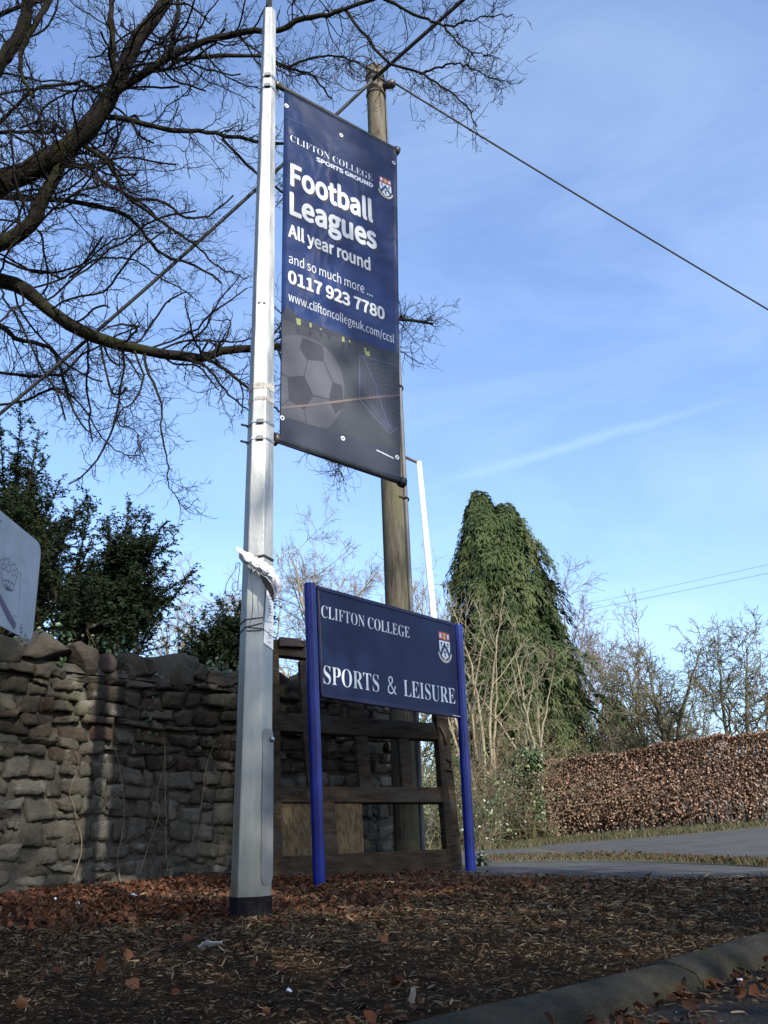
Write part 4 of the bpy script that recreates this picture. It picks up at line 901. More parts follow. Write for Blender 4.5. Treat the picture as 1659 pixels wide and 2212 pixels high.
o = MB().add(V, Q).build('plastic_sheet', M['plastic'], notice, False); md = o.modifiers.new('thickness', 'SOLIDIFY'); md.thickness = 0.0025
o = MB().add([cf(560, 1238, .03), cf(576, 1249, .045), cf(588, 1262, .05), cf(594, 1285, .05), cf(590, 1300, .045), cf(580, 1278, .035), cf(570, 1262, .03)], [(0, 1, 6), (1, 5, 6), (1, 2, 5), (2, 3, 5), (3, 4, 5)]).build('dark_inner_flap', M['plastic_dark'], notice); md = o.modifiers.new('thickness', 'SOLIDIFY'); md.thickness = 0.002  # dark brown inner flap of the rolled poster
paper = thing('paper_notice', 'white printed paper notice tied to the right face of the column', 'notice', tuple(col_p(1, 0.5, zc(1320), 0.003)))
def ph(f, y, off): return col_p(1, f, zc(y), off)
MB().prism([ph(0.30, 1250, 0.003), ph(0.97, 1240, 0.003), ph(0.97, 1398, 0.003), ph(0.06, 1388, 0.003)], nr * 0.0012).build('sheet', M['paper'], paper)
mb = MB()
for y in list(range(1268, 1345, 7)) + [1356, 1361, 1368, 1373, 1383]:
    a, b = 0.46 + 0.05 * random.random(), 0.72 + 0.18 * random.random()
    mb.prism([ph(a, y, 0.0046), ph(b, y, 0.0046), ph(b, y + 1.8, 0.0046), ph(a, y + 1.8, 0.0046)], nr * 0.0005)
mb.build('printed_lines', M['ink'], paper)
ties = thing('string_ties', 'dark string wound around the column with loose hanging ends', 'string', tuple(col_axis(zc(1320))))
def hexpath(ys): return [col_v(k, zc(y), 0.004) for k, y in ys]
for ys in ([(-1, 1348), (0, 1342), (1, 1343), (2, 1352)], [(-1, 1366), (0, 1391 - 0), (0, 1390)], ):
    pass
mb = MB()
for ys in ([(-1, 1340), (0, 1336), (1, 1333)], [(-1, 1360), (0, 1352), (1, 1358), (2, 1372)], [(0, 1353), (1, 1345)], [(0, 1205), (1, 1200), (2, 1204)], [(0, 1203), (1, 1197), (2, 1201)]):
    mb.tube(hexpath(ys), 0.0022, 6)
mb.build('string_loop', M['string'], ties, True)
mb = MB()
for path in ([(545, 1224), (540, 1245), (545, 1270), (546, 1300), (544, 1330), (539, 1348), (534, 1356)], [(518, 1215), (505, 1236), (495, 1250), (489, 1262), (487, 1275), (483, 1285)], [(517, 1216), (510, 1217), (509, 1230)], [(516, 1256), (508, 1258), (502, 1264), (502, 1273), (508, 1277), (516, 1272)], [(519, 1216), (515, 1250), (513, 1275)], [(570, 1260), (572, 1290), (570, 1320), (568, 1342)]):
    mb.tube(spline([cf(x, y, 0.045) for x, y in path], 18), 0.0017, 5)
mb.build('loose_end', M['string'], ties, True)

# ================================================================== CROWN SIGN AT THE LEFT EDGE
KX = aty(80, 1280, 3.3)
KP = Plane((KX[0], KX[1], 0), (0, -1.0, 0), (0, 0, 1.0))        # e1 runs towards the viewer
crown = thing('crown_sign', 'weathered white metal plate with a crown drawing at the left edge', 'sign', (KX[0] - 0.035, 2.86, -0.05))
zt, zb = KP.ab(76, 1165)[1], KP.ab(76, 1392)[1]; a1 = KP.ab(80, 1280)[0]
ol = []
for cx, cz, a0 in ((a1 + 0.045, zt - 0.045, 90), (a1 + 0.045, zb + 0.045, 180), (a1 + 0.75, zb + 0.045, 270), (a1 + 0.75, zt - 0.045, 0)):
    for s in range(7): a = math.radians(a0 + 15 * s); ol.append(np.array([cx + 0.045 * math.cos(a), cz + 0.045 * math.sin(a)]))
MB().prism([KP.pt(p) for p in ol], -KP.n * 0.004).build('plate', M['plate'], crown)
MB().prism([np.array([KX[0] - 0.012 - 0.05, 2.82, -0.3]), np.array([KX[0] - 0.012 - 0.05, 2.88, -0.3]), np.array([KX[0] - 0.007, 2.88, -0.3]), np.array([KX[0] - 0.007, 2.82, -0.3])], (0, 0, 1.75)).build('post', M['dull'], crown)
def kq(x, y): return KP.ab(*q(x / 6.914, 1140 + y / 6.914))
path = [[(270, 1030), (318, 1015), (285, 1720), (205, 1690)], [(10, 1000), (35, 1160), (60, 1240)], [(275, 1060), (240, 1150), (215, 1240), (195, 1310)], [(35, 1160), (60, 1140), (110, 1145), (180, 1180), (215, 1215)], [(55, 1225), (90, 1215), (150, 1250), (190, 1305)], [(60, 1240), (110, 1300), (165, 1312), (200, 1300)],
        [(90, 1150), (95, 1190)], [(130, 1160), (128, 1205)], [(175, 1180), (165, 1230)]]
def arcp(x, y, rx, ry, a0, a1): return [(x + rx * math.cos(math.radians(a)), y + ry * math.sin(math.radians(a))) for a in range(a0, a1, 15)]
path += [arcp(45, 930, 32, 50, 100, 480), arcp(132, 960, 34, 60, 60, 430), arcp(215, 1030, 30, 50, 60, 430), arcp(40, 860, 35, 40, 170, 350), arcp(95, 840, 30, 35, 170, 360), arcp(148, 838, 18, 30, 0, 300), arcp(210, 930, 34, 40, 200, 380), arcp(255, 1030, 22, 65, 230, 480), [(150, 770), (148, 810)]]
lines(KP, [[kq(*p) for p in pp] for pp in path], 0.0028, 0.0006).build('crown_outline', M['graph'], crown)
bar = [(-260, 900), (-190, 900), (0, 1360), (120, 1590), (243, 1815), (238, 1880), (218, 1920), (120, 1755), (0, 1510)]
flat(KP, [[kq(*p) for p in bar]], 0.0005, 0.0006).build('diagonal_bar', M['violet'], crown)
flat(KP, [[kq(*p) for p in [(60, 1250), (110, 1245), (190, 1308), (120, 1305)]]], 0.0005, 0.0004).build('crown_cushion', M['violet'], crown)
mb = MB()
for (x, y, s) in [(325, 1890, 26), (330, 1950, 22), (300, 2010, 26), (390, 2000, 24), (420, 2070, 36), (370, 2090, 26), (150, 1960, 16), (330, 1840, 10), (270, 2030, 14), (10, 220, 18), (440, 2110, 22)]:
    mb.prism([KP.pt(kq(x + s * RNG.uniform(0.5, 1) * math.cos(t), y + 1.5 * s * RNG.uniform(0.5, 1) * math.sin(t)), 0.0006) for t in np.linspace(0, 5.6, 9)], KP.n * 0.0008)
mb.build('lichen_patch', M['lichen'], crown)

# ================================================================== BARE TREE OVERHEAD
big = thing('bare_tree', 'large bare winter tree spreading dark mossy limbs across the upper left', 'tree', (-6.6, 8.6, 0))
def limb3(path, Y0, Y1, w0, w1, n=26):
    k = len(path); P = spline([aty(x, y, Y0 + (Y1 - Y0) * i / (k - 1)) for i, (x, y) in enumerate(path)], n)
    dep = (P - CAMPOS) @ FW; R_ = np.linspace(w0, w1, n) * dep / F / 2 * 0.86
    return P, R_
LIMBS = [
    ([(-600, 900), (-300, 650), (-60, 440), (70, 365), (150, 312), (215, 245), (250, 180), (290, 100), (360, 0), (420, -110)], 8.5, 7.6, 70, 26),
    ([(240, 205), (310, 160), (370, 120), (450, 88), (525, 70), (600, 65), (650, 40), (700, 33), (750, 18), (830, -10)], 7.9, 7.3, 22, 9),
    ([(745, 20), (793, 82), (836, 131), (908, 159), (960, 190), (1001, 225), (1034, 278)], 7.4, 7.0, 9, 3),
    ([(908, 158), (950, 145), (990, 137), (1030, 155), (1078, 176)], 7.2, 6.9, 6, 2.5),
    ([(790, -20), (914, 38), (968, 55), (1023, 41), (1111, 33)], 7.4, 6.8, 9, 2.5),
    ([(957, 56), (996, 99), (1040, 118), (1078, 126)], 7.1, 6.8, 5, 2),
    ([(375, 132), (450, 122), (565, 122), (620, 145), (675, 165), (715, 215)], 7.9, 8.4, 12, 4),
    ([(215, 250), (280, 260), (360, 280), (425, 285), (490, 290), (550, 305), (620, 312), (690, 300)], 8.0, 8.6, 15, 6),
    ([(255, 195), (246, 140), (241, 70), (238, -60)], 8.0, 7.5, 18, 12),
    ([(352, 126), (368, 108), (380, 50), (397, -40)], 7.9, 7.5, 14, 9),
    ([(-420, 760), (-120, 560), (0, 525), (60, 490), (90, 440), (112, 395), (150, 330), (180, 290)], 8.6, 8.1, 46, 26),
    ([(-150, 420), (0, 425), (65, 430), (150, 435), (250, 455), (290, 480), (325, 520), (360, 555), (425, 575), (480, 610)], 8.8, 9.2, 17, 5),
    ([(165, 305), (215, 335), (245, 370), (265, 410), (280, 430), (350, 435), (400, 470), (450, 465), (505, 420)], 8.1, 8.9, 13, 4),
    ([(280, 430), (350, 480), (415, 525), (480, 580), (535, 602)], 8.5, 9.0, 9, 3),
    ([(-200, 330), (-40, 190), (0, 135), (50, 60), (60, 0), (65, -80)], 8.6, 8.0, 44, 22),
    ([(112, -10), (75, 55), (50, 100), (45, 150), (60, 190), (75, 215)], 8.2, 8.4, 16, 7),
    ([(-120, 330), (0, 262), (75, 195), (175, 180), (218, 205)], 8.7, 8.3, 11, 6),
    ([(-120, 300), (0, 285), (75, 285), (140, 287)], 8.6, 8.2, 11, 7),
    ([(-550, 850), (-150, 590), (0, 608), (60, 630), (130, 690), (220, 735), (300, 755), (380, 770), (440, 772), (480, 757), (550, 752), (620, 748), (700, 725), (800, 695), (870, 690), (935, 700)], 8.8, 9.4, 44, 6),
    ([(440, 772), (486, 798), (531, 833), (580, 870), (620, 900)], 9.0, 9.2, 11, 4),
    ([(405, 775), (451, 798), (486, 843), (524, 875), (560, 910)], 9.0, 8.8, 8, 3),
    ([(312, 765), (318, 800), (347, 864), (347, 923), (361, 993), (367, 1052), (400, 1100)], 8.9, 8.6, 8, 2),
    ([(290, 757), (309, 812), (292, 864), (258, 890), (260, 915), (295, 937), (315, 1000)], 8.9, 8.5, 6, 2),
    ([(640, 745), (668, 800), (700, 900), (712, 960), (735, 1015), (745, 1040)], 9.2, 8.8, 7, 2),
    ([(600, 750), (622, 830), (645, 930), (672, 975)], 9.2, 9.0, 5, 2),
    ([(770, 705), (820, 730), (870, 760), (915, 790)], 9.4, 9.2, 5, 2),
    ([(-160, 640), (0, 704), (35, 732), (114, 756), (139, 829), (167, 906), (208, 940)], 9.4, 9.6, 16, 3),
    ([(-160, 800), (0, 805), (69, 812), (132, 808), (173, 770), (208, 750), (300, 700)], 9.6, 9.9, 9, 4),
    ([(-100, 880), (40, 870), (110, 840), (160, 860), (235, 960), (290, 985)], 9.9, 9.9, 8, 2),
    ([(480, 300), (560, 380), (640, 430), (720, 470), (800, 480)], 8.6, 8.9, 8, 3),
    ([(620, 145), (700, 120), (780, 140), (850, 190)], 8.2, 8.0, 7, 3),
    ([(-100, 80), (30, 20), (130, -10), (220, -60)], 8.6, 8.2, 12, 8),
    ([(150, 600), (210, 560), (280, 560), (350, 600), (430, 650)], 9.3, 9.2, 6, 2.5),
    ([(0, 560), (90, 590), (180, 570), (240, 520), (330, 500)], 9.5, 9.4, 7, 2.5),
]
LP, LR = [], []
for pth, ya, yb, wa, wb_ in LIMBS:
    P, R_ = limb3(pth, ya, yb, wa, wb_); P = P + RNG.normal(0, 0.012, P.shape) * np.linspace(0.3, 1, 26)[:, None]; LP.append(P); LR.append(R_)
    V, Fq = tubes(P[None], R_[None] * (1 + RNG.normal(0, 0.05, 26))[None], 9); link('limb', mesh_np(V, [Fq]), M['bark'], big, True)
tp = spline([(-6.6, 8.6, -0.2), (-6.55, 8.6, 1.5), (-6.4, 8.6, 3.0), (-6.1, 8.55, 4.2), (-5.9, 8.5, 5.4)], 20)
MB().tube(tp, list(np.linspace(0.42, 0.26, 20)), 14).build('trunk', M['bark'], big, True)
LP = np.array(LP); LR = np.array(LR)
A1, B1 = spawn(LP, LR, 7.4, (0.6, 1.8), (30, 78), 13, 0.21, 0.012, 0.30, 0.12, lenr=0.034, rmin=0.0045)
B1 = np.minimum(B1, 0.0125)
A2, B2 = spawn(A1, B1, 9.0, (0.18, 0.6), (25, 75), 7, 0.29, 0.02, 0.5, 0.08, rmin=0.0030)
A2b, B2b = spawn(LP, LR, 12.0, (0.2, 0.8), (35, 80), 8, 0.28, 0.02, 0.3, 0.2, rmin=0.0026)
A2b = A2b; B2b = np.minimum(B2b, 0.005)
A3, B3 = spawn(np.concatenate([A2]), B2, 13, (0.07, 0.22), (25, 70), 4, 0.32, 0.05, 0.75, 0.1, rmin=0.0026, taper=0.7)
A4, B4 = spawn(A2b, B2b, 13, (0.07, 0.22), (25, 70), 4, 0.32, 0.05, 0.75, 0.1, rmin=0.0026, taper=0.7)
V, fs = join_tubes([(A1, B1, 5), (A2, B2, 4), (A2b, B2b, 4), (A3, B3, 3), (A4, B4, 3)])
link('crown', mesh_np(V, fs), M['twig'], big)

# ================================================================== YEWS BEHIND THE WALL
def needles(P, R, per_m, L, m_w=1.0):
    """short flat needles in two ranks along twigs"""
    mm, n, _ = P.shape; ln = np.linalg.norm(np.diff(P, axis=1), axis=2).sum(1); cnt = np.maximum(2, (per_m * ln).astype(int)); idx = np.repeat(np.arange(mm), cnt); N = len(idx)
    t = RNG.random(N) * (n - 1) * 0.999; i = t.astype(int); u = (t - i)[:, None]; pos = P[idx, i] * (1 - u) + P[idx, i + 1] * u; tan = nrm(P[idx, i + 1] - P[idx, i])
    sd = nrm(np.cross(tan, np.array([0, 0, 1.0]) + RNG.normal(0, 0.35, (N, 3)))) * np.where(RNG.random(N) < 0.5, 1, -1)[:, None]
    d = nrm(sd + tan * 0.75 + np.array([0, 0, -0.15]) + RNG.normal(0, 0.2, (N, 3)))
    tone = np.clip(RNG.normal(0.42, 0.22, N), 0, 1)
    return bake(YNEEDLE[0], YNEEDLE[1], pos, frames(d), RNG.uniform(L * 0.7, L * 1.3, N), tone)
def yew(name, label, base, boughs, Yr, per, nl, seed, fill=4.2):
    root = thing(name, label, 'tree', tuple(base))
    P = []
    for (x0, y0, x1, y1) in boughs:
        Ya, Yb = RNG.uniform(*Yr), RNG.uniform(*Yr)
        a = aty(x0, y0, Ya); b = aty(x1, y1, Yb); mid = (a + b) / 2 + np.array([0, 0, 0.10 * np.linalg.norm(b - a)]); P.append(spline([a, mid, b], 14))
    P = np.array(P); R = np.tile(np.linspace(0.014, 0.004, 14), (len(P), 1))
    mb = MB(); st = np.array(base, float)
    for p in P[:1]: mb.tube(spline([st, (st + p[0]) / 2 + np.array([0.05, 0, 0.1]), p[0]], 8), list(np.linspace(0.07, 0.03, 8)), 7)
    mb.build('trunk', M['bark'], root, True)
    A1, B1 = spawn(P, R, 20, (0.12, 0.36), (35, 60), 5, 0.07, -0.03, 0.5, 0.15, rmin=0.0025)
    A2, B2 = spawn(A1, B1, 13, (0.05, 0.13), (30, 60), 3, 0.10, -0.03, 0.6, 0.05, rmin=0.0018)
    V, fs = join_tubes([(P, R, 6), (A1, B1, 4)]); link('boughs', mesh_np(V, fs), M['yew_bark'], root)
    V0 = needles(P[:, 5:], R[:, 5:], per * 1.5, nl); V1 = needles(A1, B1, per, nl); V2 = needles(A2, B2, per, nl)
    kc = 900; ci = RNG.integers(len(P), size=kc); cj = RNG.integers(1, 9, size=kc); VC = bake(LEAF[0], [(0, 1, 2, 3)], P[ci, cj] + RNG.normal(0, 0.05, (kc, 3)), frames(rdir(kc)), RNG.uniform(0.03, 0.07, kc), RNG.uniform(0, 0.25, kc))
    sets = [V0, V1, V2, VC]; off = np.cumsum([0] + [len(q_[0]) for q_ in sets])
    link('foliage', mesh_np(np.concatenate([q_[0] for q_ in sets]), [np.concatenate([q_[1][0] + o_ for q_, o_ in zip(sets, off)])], np.concatenate([q_[2] for q_ in sets])), M['yew'], root)
def fan(cx, cy, tips, n, jit=26):
    out = [(cx + RNG.normal(0, jit), cy + RNG.normal(0, jit), x, y) for x, y in tips]
    for _ in range(n):
        x, y = tips[RNG.integers(len(tips))]; f = RNG.uniform(0.35, 0.85); x2, y2 = tips[RNG.integers(len(tips))]; g_ = RNG.random()
        tx, ty = x * g_ + x2 * (1 - g_), y * g_ + y2 * (1 - g_)
        out.append((cx + RNG.normal(0, jit), cy + RNG.normal(0, jit), cx + (tx - cx) * f, cy + (ty - cy) * f))
    return out
yew('yew_bush', 'dark spreading yew bush leaning right over the stone wall', (-2.7, 8.4, 0), fan(195, 1425, [(196, 1075), (235, 1120), (278, 1084), (300, 1110), (325, 1108), (361, 1124), (378, 1168), (362, 1215), (418, 1236), (405, 1255), (380, 1290), (350, 1330), (330, 1370), (90, 1180), (110, 1250), (120, 1330), (250, 1370)], 150, 42), (7.6, 8.7), 110, 0.038, 3)
yew('yew_tree', 'tall dark yew tree rising behind the crown sign at the far left', (-4.1, 8.6, 0), fan(5, 1350, [(-60, 950), (0, 905), (45, 890), (85, 930), (105, 985), (130, 1040), (190, 1068), (175, 1110), (150, 1130), (110, 1180), (60, 1300), (-60, 1150), (0, 1020), (60, 1010), (80, 1060), (20, 1330), (60, 1360)], 160, 55), (7.9, 9.2), 110, 0.038, 5)
yew('yew_shrub', 'small dark yew shrub between the column and the wall coping', (-1.6, 9.6, 0), fan(490, 1450, [(500, 1285), (478, 1300), (440, 1330), (405, 1345), (385, 1375), (380, 1420), (430, 1430), (520, 1300), (545, 1290), (585, 1315), (590, 1345), (560, 1370), (470, 1330), (450, 1390), (420, 1400)], 80, 30), (9.2, 9.9), 100, 0.040, 7)

# ================================================================== BACKGROUND BARE TREES
def bare_tree(name, label, base, H, spread, seed, m, stems=1, limbs=(2.2, (0.35, 0.6)), wig=0.14, up=0.05, droop=0.0, r0=0.12, tw=0.006, dens=1.0, grp=None, lean=(0, 0), bark=None, fork=0.3, levels=4, lv4=1.0):
    global RNG
    keep = RNG; RNG = np.random.default_rng(seed)
    root = thing(name, label, 'tree', tuple(base), grp); base = np.array(base, float)
    Ps = []
    for s in range(stems):
        ang = RNG.uniform(0, 6.28); sp = spread * (0.25 + 0.75 * RNG.random()) if stems > 1 else 0.0
        tip = base + np.array([math.cos(ang) * sp * 0.7 + lean[0], math.sin(ang) * sp * 0.5 + lean[1], H * RNG.uniform(0.72, 0.95)])
        mid = base + (tip - base) * 0.45 + np.array([RNG.normal(0, 0.07 * spread), RNG.normal(0, 0.07 * spread), 0.06 * H])
        P = spline([base + np.array([RNG.normal(0, 0.06), RNG.normal(0, 0.06), -0.1]), mid, tip], 20); P[3:] += RNG.normal(0, 0.02 * H / 8, (17, 3)); Ps.append(P)
    P = np.array(Ps); R = np.tile(np.linspace(r0, max(r0 * 0.12, tw), 20), (len(P), 1))
    V, Q = tubes(P, R, 8); link('trunk', mesh_np(V, [Q]), bark or m, root, True)
    A1, B1 = spawn(P, R, limbs[0] * 1.9 * dens, (H * limbs[1][0], H * limbs[1][1]), (28, 62), 10, wig, up, 0.5, fork, rmin=tw * 1.4)
    sc_ = spread
    A2, B2 = spawn(A1, B1, 5.0 * dens, (0.18 * sc_, 0.42 * sc_), (25, 60), 7, wig * 1.3, up * 0.6 - droop, 0.55, 0.2, rmin=tw * 1.1)
    A3, B3 = spawn(A2, B2, 6.5 * dens, (0.08 * sc_, 0.22 * sc_), (22, 60), 5, wig * 1.5, up * 0.5 - droop, 0.6, 0.15, rmin=tw)
    sets = [(A1, B1, 5), (A2, B2, 4), (A3, B3, 3)]
    if levels > 3:
        A4, B4 = spawn(A3, B3, 6.0 * dens * lv4, (0.04 * sc_, 0.11 * sc_), (22, 60), 3, wig * 1.5, up * 0.5 - droop, 0.8, 0.1, rmin=tw * 0.85, taper=0.7); sets.append((A4, B4, 3))
    V, fs = join_tubes(sets); link('crown', mesh_np(V, fs), m, root)
    RNG = keep
    return root
def base_at(x, Y, dy=0):
    p = aty(x, 1800, Y); return (p[0], Y, float(terrain(p[0], Y)))
def hgt(x, y, Y): return aty(x, y, Y)[2]
bare_tree('bare_tree', 'pale bare tree in sunlight behind the wall, just left of the sign', base_at(680, 20), hgt(640, 1165, 20) * 1.0, 2.6, 21, M['pale_twig'], 3, (1.2, (0.3, 0.5)), 0.16, 0.05, r0=0.11, tw=0.0051, dens=1.22, lean=(-0.6, 0), lv4=1.3)
bare_tree('bare_tree', 'pale bare tree behind the top edge of the sign board', base_at(800, 24), hgt(790, 1195, 24), 2.6, 22, M['pale_twig'], 3, (1.1, (0.3, 0.5)), 0.15, 0.05, r0=0.10, tw=0.0054, dens=1.15, lv4=1.3)
bare_tree('bare_tree', 'small distant bare tree between the yew and the column', base_at(430, 26), hgt(430, 1240, 26), 2.4, 23, M['pale_twig'], 2, (1.2, (0.3, 0.45)), 0.13, 0.05, r0=0.10, tw=0.0061, dens=1.08, lv4=1.3)
bare_tree('bare_tree', 'thin bare tree seen behind the slim white pole', base_at(925, 21), hgt(940, 1235, 21), 2.0, 24, M['pale_twig'], 2, (1.0, (0.25, 0.4)), 0.14, 0.06, r0=0.07, tw=0.0048, dens=1.08, lv4=1.3)
bare_tree('bare_shrub', 'pale many-stemmed bare shrub in front of the big conifer', base_at(1068, 19.5), hgt(1080, 1205, 19.5), 2.3, 25, M['pale_twig'], 7, (1.0, (0.2, 0.36)), 0.10, 0.06, r0=0.05, tw=0.006, dens=0.75, lv4=0.6)
bare_tree('birch_tree', 'fine-twigged purplish birch right of the big conifer', base_at(1285, 36), hgt(1285, 1240, 36), 4.0, 26, M['grey_twig'], 2, (1.3, (0.25, 0.42)), 0.10, 0.10, 0.05, r0=0.13, tw=0.009, dens=0.9, lv4=1.0)
bare_tree('bare_tree', 'slender pale bare tree between the birch and the fruit trees', base_at(1385, 38), hgt(1390, 1360, 38), 3.0, 27, M['grey_twig'], 2, (1.2, (0.25, 0.4)), 0.12, 0.08, 0.0, r0=0.10, tw=0.010, dens=0.8, lv4=0.8)
bare_tree('fruit_tree', 'gnarled mossy fruit tree over the middle of the hedge', base_at(1452, 23), hgt(1440, 1345, 23) * 0.86, 2.7, 28, M['moss_twig'], 4, (1.5, (0.28, 0.5)), 0.22, 0.03, r0=0.11, tw=0.0085, dens=1.15, lv4=1.1, fork=0.18)
bare_tree('fruit_tree', 'gnarled dark fruit tree with leaning trunk over the right end of the hedge', base_at(1640, 21), hgt(1575, 1350, 21) * 0.84, 2.7, 31, M['moss_twig'], 2, (1.9, (0.34, 0.58)), 0.22, 0.02, r0=0.085, tw=0.0075, dens=1.2, lean=(-0.8, 0), lv4=1.1, fork=0.25)
bare_tree('bare_shrub', 'olive twiggy bush low behind the hedge beside the small conifer', base_at(1500, 26), hgt(1500, 1480, 26), 2.6, 33, M['moss_twig'], 7, (1.6, (0.25, 0.45)), 0.2, 0.03, r0=0.05, tw=0.008, dens=1.0, lv4=0.9, fork=0.1)
bare_tree('bare_shrub', 'grey twiggy bush behind the hedge below the birch', base_at(1310, 28), hgt(1310, 1430, 28), 2.6, 34, M['grey_twig'], 7, (1.5, (0.25, 0.45)), 0.16, 0.05, r0=0.05, tw=0.008, dens=1.0, lv4=0.9, fork=0.1)
bare_tree('bare_shrub', 'pale bare sapling thicket in front of the conifer foot', base_at(1190, 22), hgt(1190, 1400, 22), 2.4, 30, M['pale_twig'], 6, (0.9, (0.2, 0.36)), 0.14, 0.05, r0=0.05, tw=0.0065, dens=0.8, lv4=0.7)

# ================================================================== CONIFERS
def conifer(name, label, base, leaders, seed, n, L, mt):
    """leaders: (x offset, y offset, height, [(fraction of height, radius)...])"""
    global RNG
    keep = RNG; RNG = np.random.default_rng(seed); root = thing(name, label, 'tree', tuple(base)); b = np.array(base, float)
    mb = MB(); Vs = []; Fs = []; Ts = []; k = 0
    for (dx, dy, H, prof_) in leaders:
        mb.tube([b + np.array([dx * t, dy * t, H * t * 0.97]) for t in np.linspace(0, 1, 8)], list(np.linspace(0.2, 0.02, 8)), 8)
        nc = int(n * H / 10); f = RNG.random(nc) ** 1.15; fr = np.array([p[0] for p in prof_]); rd = np.array([p[1] for p in prof_])
        R_ = np.interp(f, fr, rd) * np.clip(RNG.normal(0.84, 0.16, nc), 0.4, 1.12); az = RNG.uniform(0, 2 * math.pi, nc); R_ = R_ * (1 + 0.16 * np.sin(3 * az + 17 * f + dx * 5) + 0.10 * np.sin(7 * az - 31 * f))
        c = b + np.stack([dx * f + R_ * np.cos(az), dy * f + R_ * np.sin(az), H * f], -1)
        out = np.stack([np.cos(az), np.sin(az), np.zeros(nc)], -1); ct = np.clip(RNG.normal(0.48, 0.26, nc), 0, 1)
        per = 84; idx = np.repeat(np.arange(nc), per); N = len(idx)
        size = np.clip(RNG.normal(0.40, 0.12, nc), 0.16, 0.75) * np.interp(f, [0, 0.85, 1], [1.1, 1, 0.55])
        # a drooping spray: points along an arc out and down
        t = RNG.random(N); side = np.stack([-np.sin(az), np.cos(az), np.zeros(nc)], -1)[idx]
        pos = c[idx] + out[idx] * (t * size[idx])[:, None] * 1.0 + np.array([0, 0, -1.0]) * ((t ** 1.6) * size[idx] * 1.7)[:, None] + side * (RNG.normal(0, 0.30, N) * size[idx] * (0.4 + t))[:, None] + RNG.normal(0, 0.03, (N, 3))
        d = nrm(out[idx] * (0.75 - 0.5 * t)[:, None] + np.array([0, 0, -0.9]) * (0.15 + t)[:, None] + side * RNG.normal(0, 0.4, N)[:, None])
        V, fs, tn = bake(STRIP2[0], STRIP2[1], pos, frames(d, out[idx]), RNG.uniform(L * 0.7, L * 1.3, N), np.clip(ct[idx] + RNG.normal(0, 0.12, N), 0, 1)); Vs.append(V); Fs.append(fs[0] + k); Ts.append(tn); k += len(V)
        ni = 900; fi = RNG.random(ni) * 0.93; ri = np.interp(fi, fr, rd) * 0.7 * np.sqrt(RNG.random(ni)); ai = RNG.uniform(0, 6.28, ni)
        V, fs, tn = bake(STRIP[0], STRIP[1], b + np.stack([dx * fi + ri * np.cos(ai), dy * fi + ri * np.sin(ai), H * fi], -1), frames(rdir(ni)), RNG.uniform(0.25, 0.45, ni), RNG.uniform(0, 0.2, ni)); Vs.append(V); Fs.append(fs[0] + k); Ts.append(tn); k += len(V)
    mb.build('trunk', M['bark'], root, True)
    link('foliage', mesh_np(np.concatenate(Vs), [np.concatenate(Fs)], np.concatenate(Ts)), mt, root); RNG = keep
cb = base_at(1130, 27)
conifer('conifer_tree', 'large dark green twin-topped conifer behind the sign', cb, [
    (-0.52, 0, hgt(1060, 1076, 27), [(0, 2.0), (0.25, 1.95), (0.5, 1.55), (0.72, 0.95), (0.88, 0.52), (0.96, 0.24), (1, 0.06)]),
    (0.28, 0, hgt(1118, 1100, 27), [(0, 2.2), (0.25, 2.1), (0.45, 1.85), (0.65, 1.3), (0.82, 0.88), (0.93, 0.42), (1, 0.08)]),
    (0.75, 0.2, hgt(1210, 1290, 27), [(0, 1.7), (0.4, 1.6), (0.7, 1.2), (0.9, 0.7), (1, 0.25)]),
], 51, 780, 0.16, M['cypress'])
conifer('conifer_tree', 'small conical green conifer rising behind the hedge', base_at(1358, 30), [(0, 0, hgt(1358, 1530, 30), [(0, 0.75), (0.5, 0.6), (0.85, 0.3), (1, 0.08)])], 52, 380, 0.14, M['cypress'])

# ================================================================== BEECH HEDGE
HA, HB = aty(1142, 1815, 20.0), aty(1659, 1778, 18.3); HC = HB + (HB - HA) * 0.95
hedge = thing('beech_hedge', 'clipped beech hedge with copper winter leaves along the driveway', 'hedge', tuple(HA))
hd = nrm(HC - HA); hl = np.linalg.norm(HC - HA); hn = nrm(np.array([-hd[1], hd[0], 0])); HH = 1.46
def hp(u, v, w):
    z = HA[2] + (HB[2] - HA[2]) * u / np.linalg.norm(HB - HA)
    return np.stack([HA[0] + hd[0] * u + hn[0] * w, HA[1] + hd[1] * u + hn[1] * w, z + v], -1)
N = 116000; u = RNG.uniform(-0.12, hl, N); w = RNG.uniform(-0.38, 0.38, N); v = RNG.uniform(0.02, 1, N)
front = RNG.random(N) < 0.6; w = np.where(front, -0.40 + np.abs(RNG.normal(0, 0.07, N)) + 0.03 * np.sin(u * 3.1) + 0.03 * np.sin(v * 7 + u), w)
topf = RNG.random(N) < 0.16; v = np.where(topf, 1 - np.abs(RNG.normal(0, 0.03, N)), v)
bare = RNG.random(N) < np.clip((0.50 - v) / 0.40, 0, 1) * 0.90; patch = np.sin(u * 2.3 + 1) * np.sin(v * 6 + u * 1.3) > 0.72
keepm = ~bare & ~(patch & (RNG.random(N) < 0.2)); u, v, w = u[keepm], v[keepm], w[keepm]; N = len(u)
pos = hp(u, v * (HH + 0.045 * u) * (1 + 0.016 * np.sin(u * 2.2) + 0.014 * np.sin(u * 5.1) + 0.012 * np.sin(u * 11.3)), w) + RNG.normal(0, 0.012, (N, 3)); d = rdir(N); d[:, 2] -= 0.5; d += -hn * 0.4
V, fs, tn = bake(*LEAF, pos, frames(d), RNG.uniform(0.042, 0.072, N), np.clip(RNG.normal(0.5, 0.27, N), 0, 1)); link('foliage', mesh_np(V, fs, tn), M['beech'], hedge)
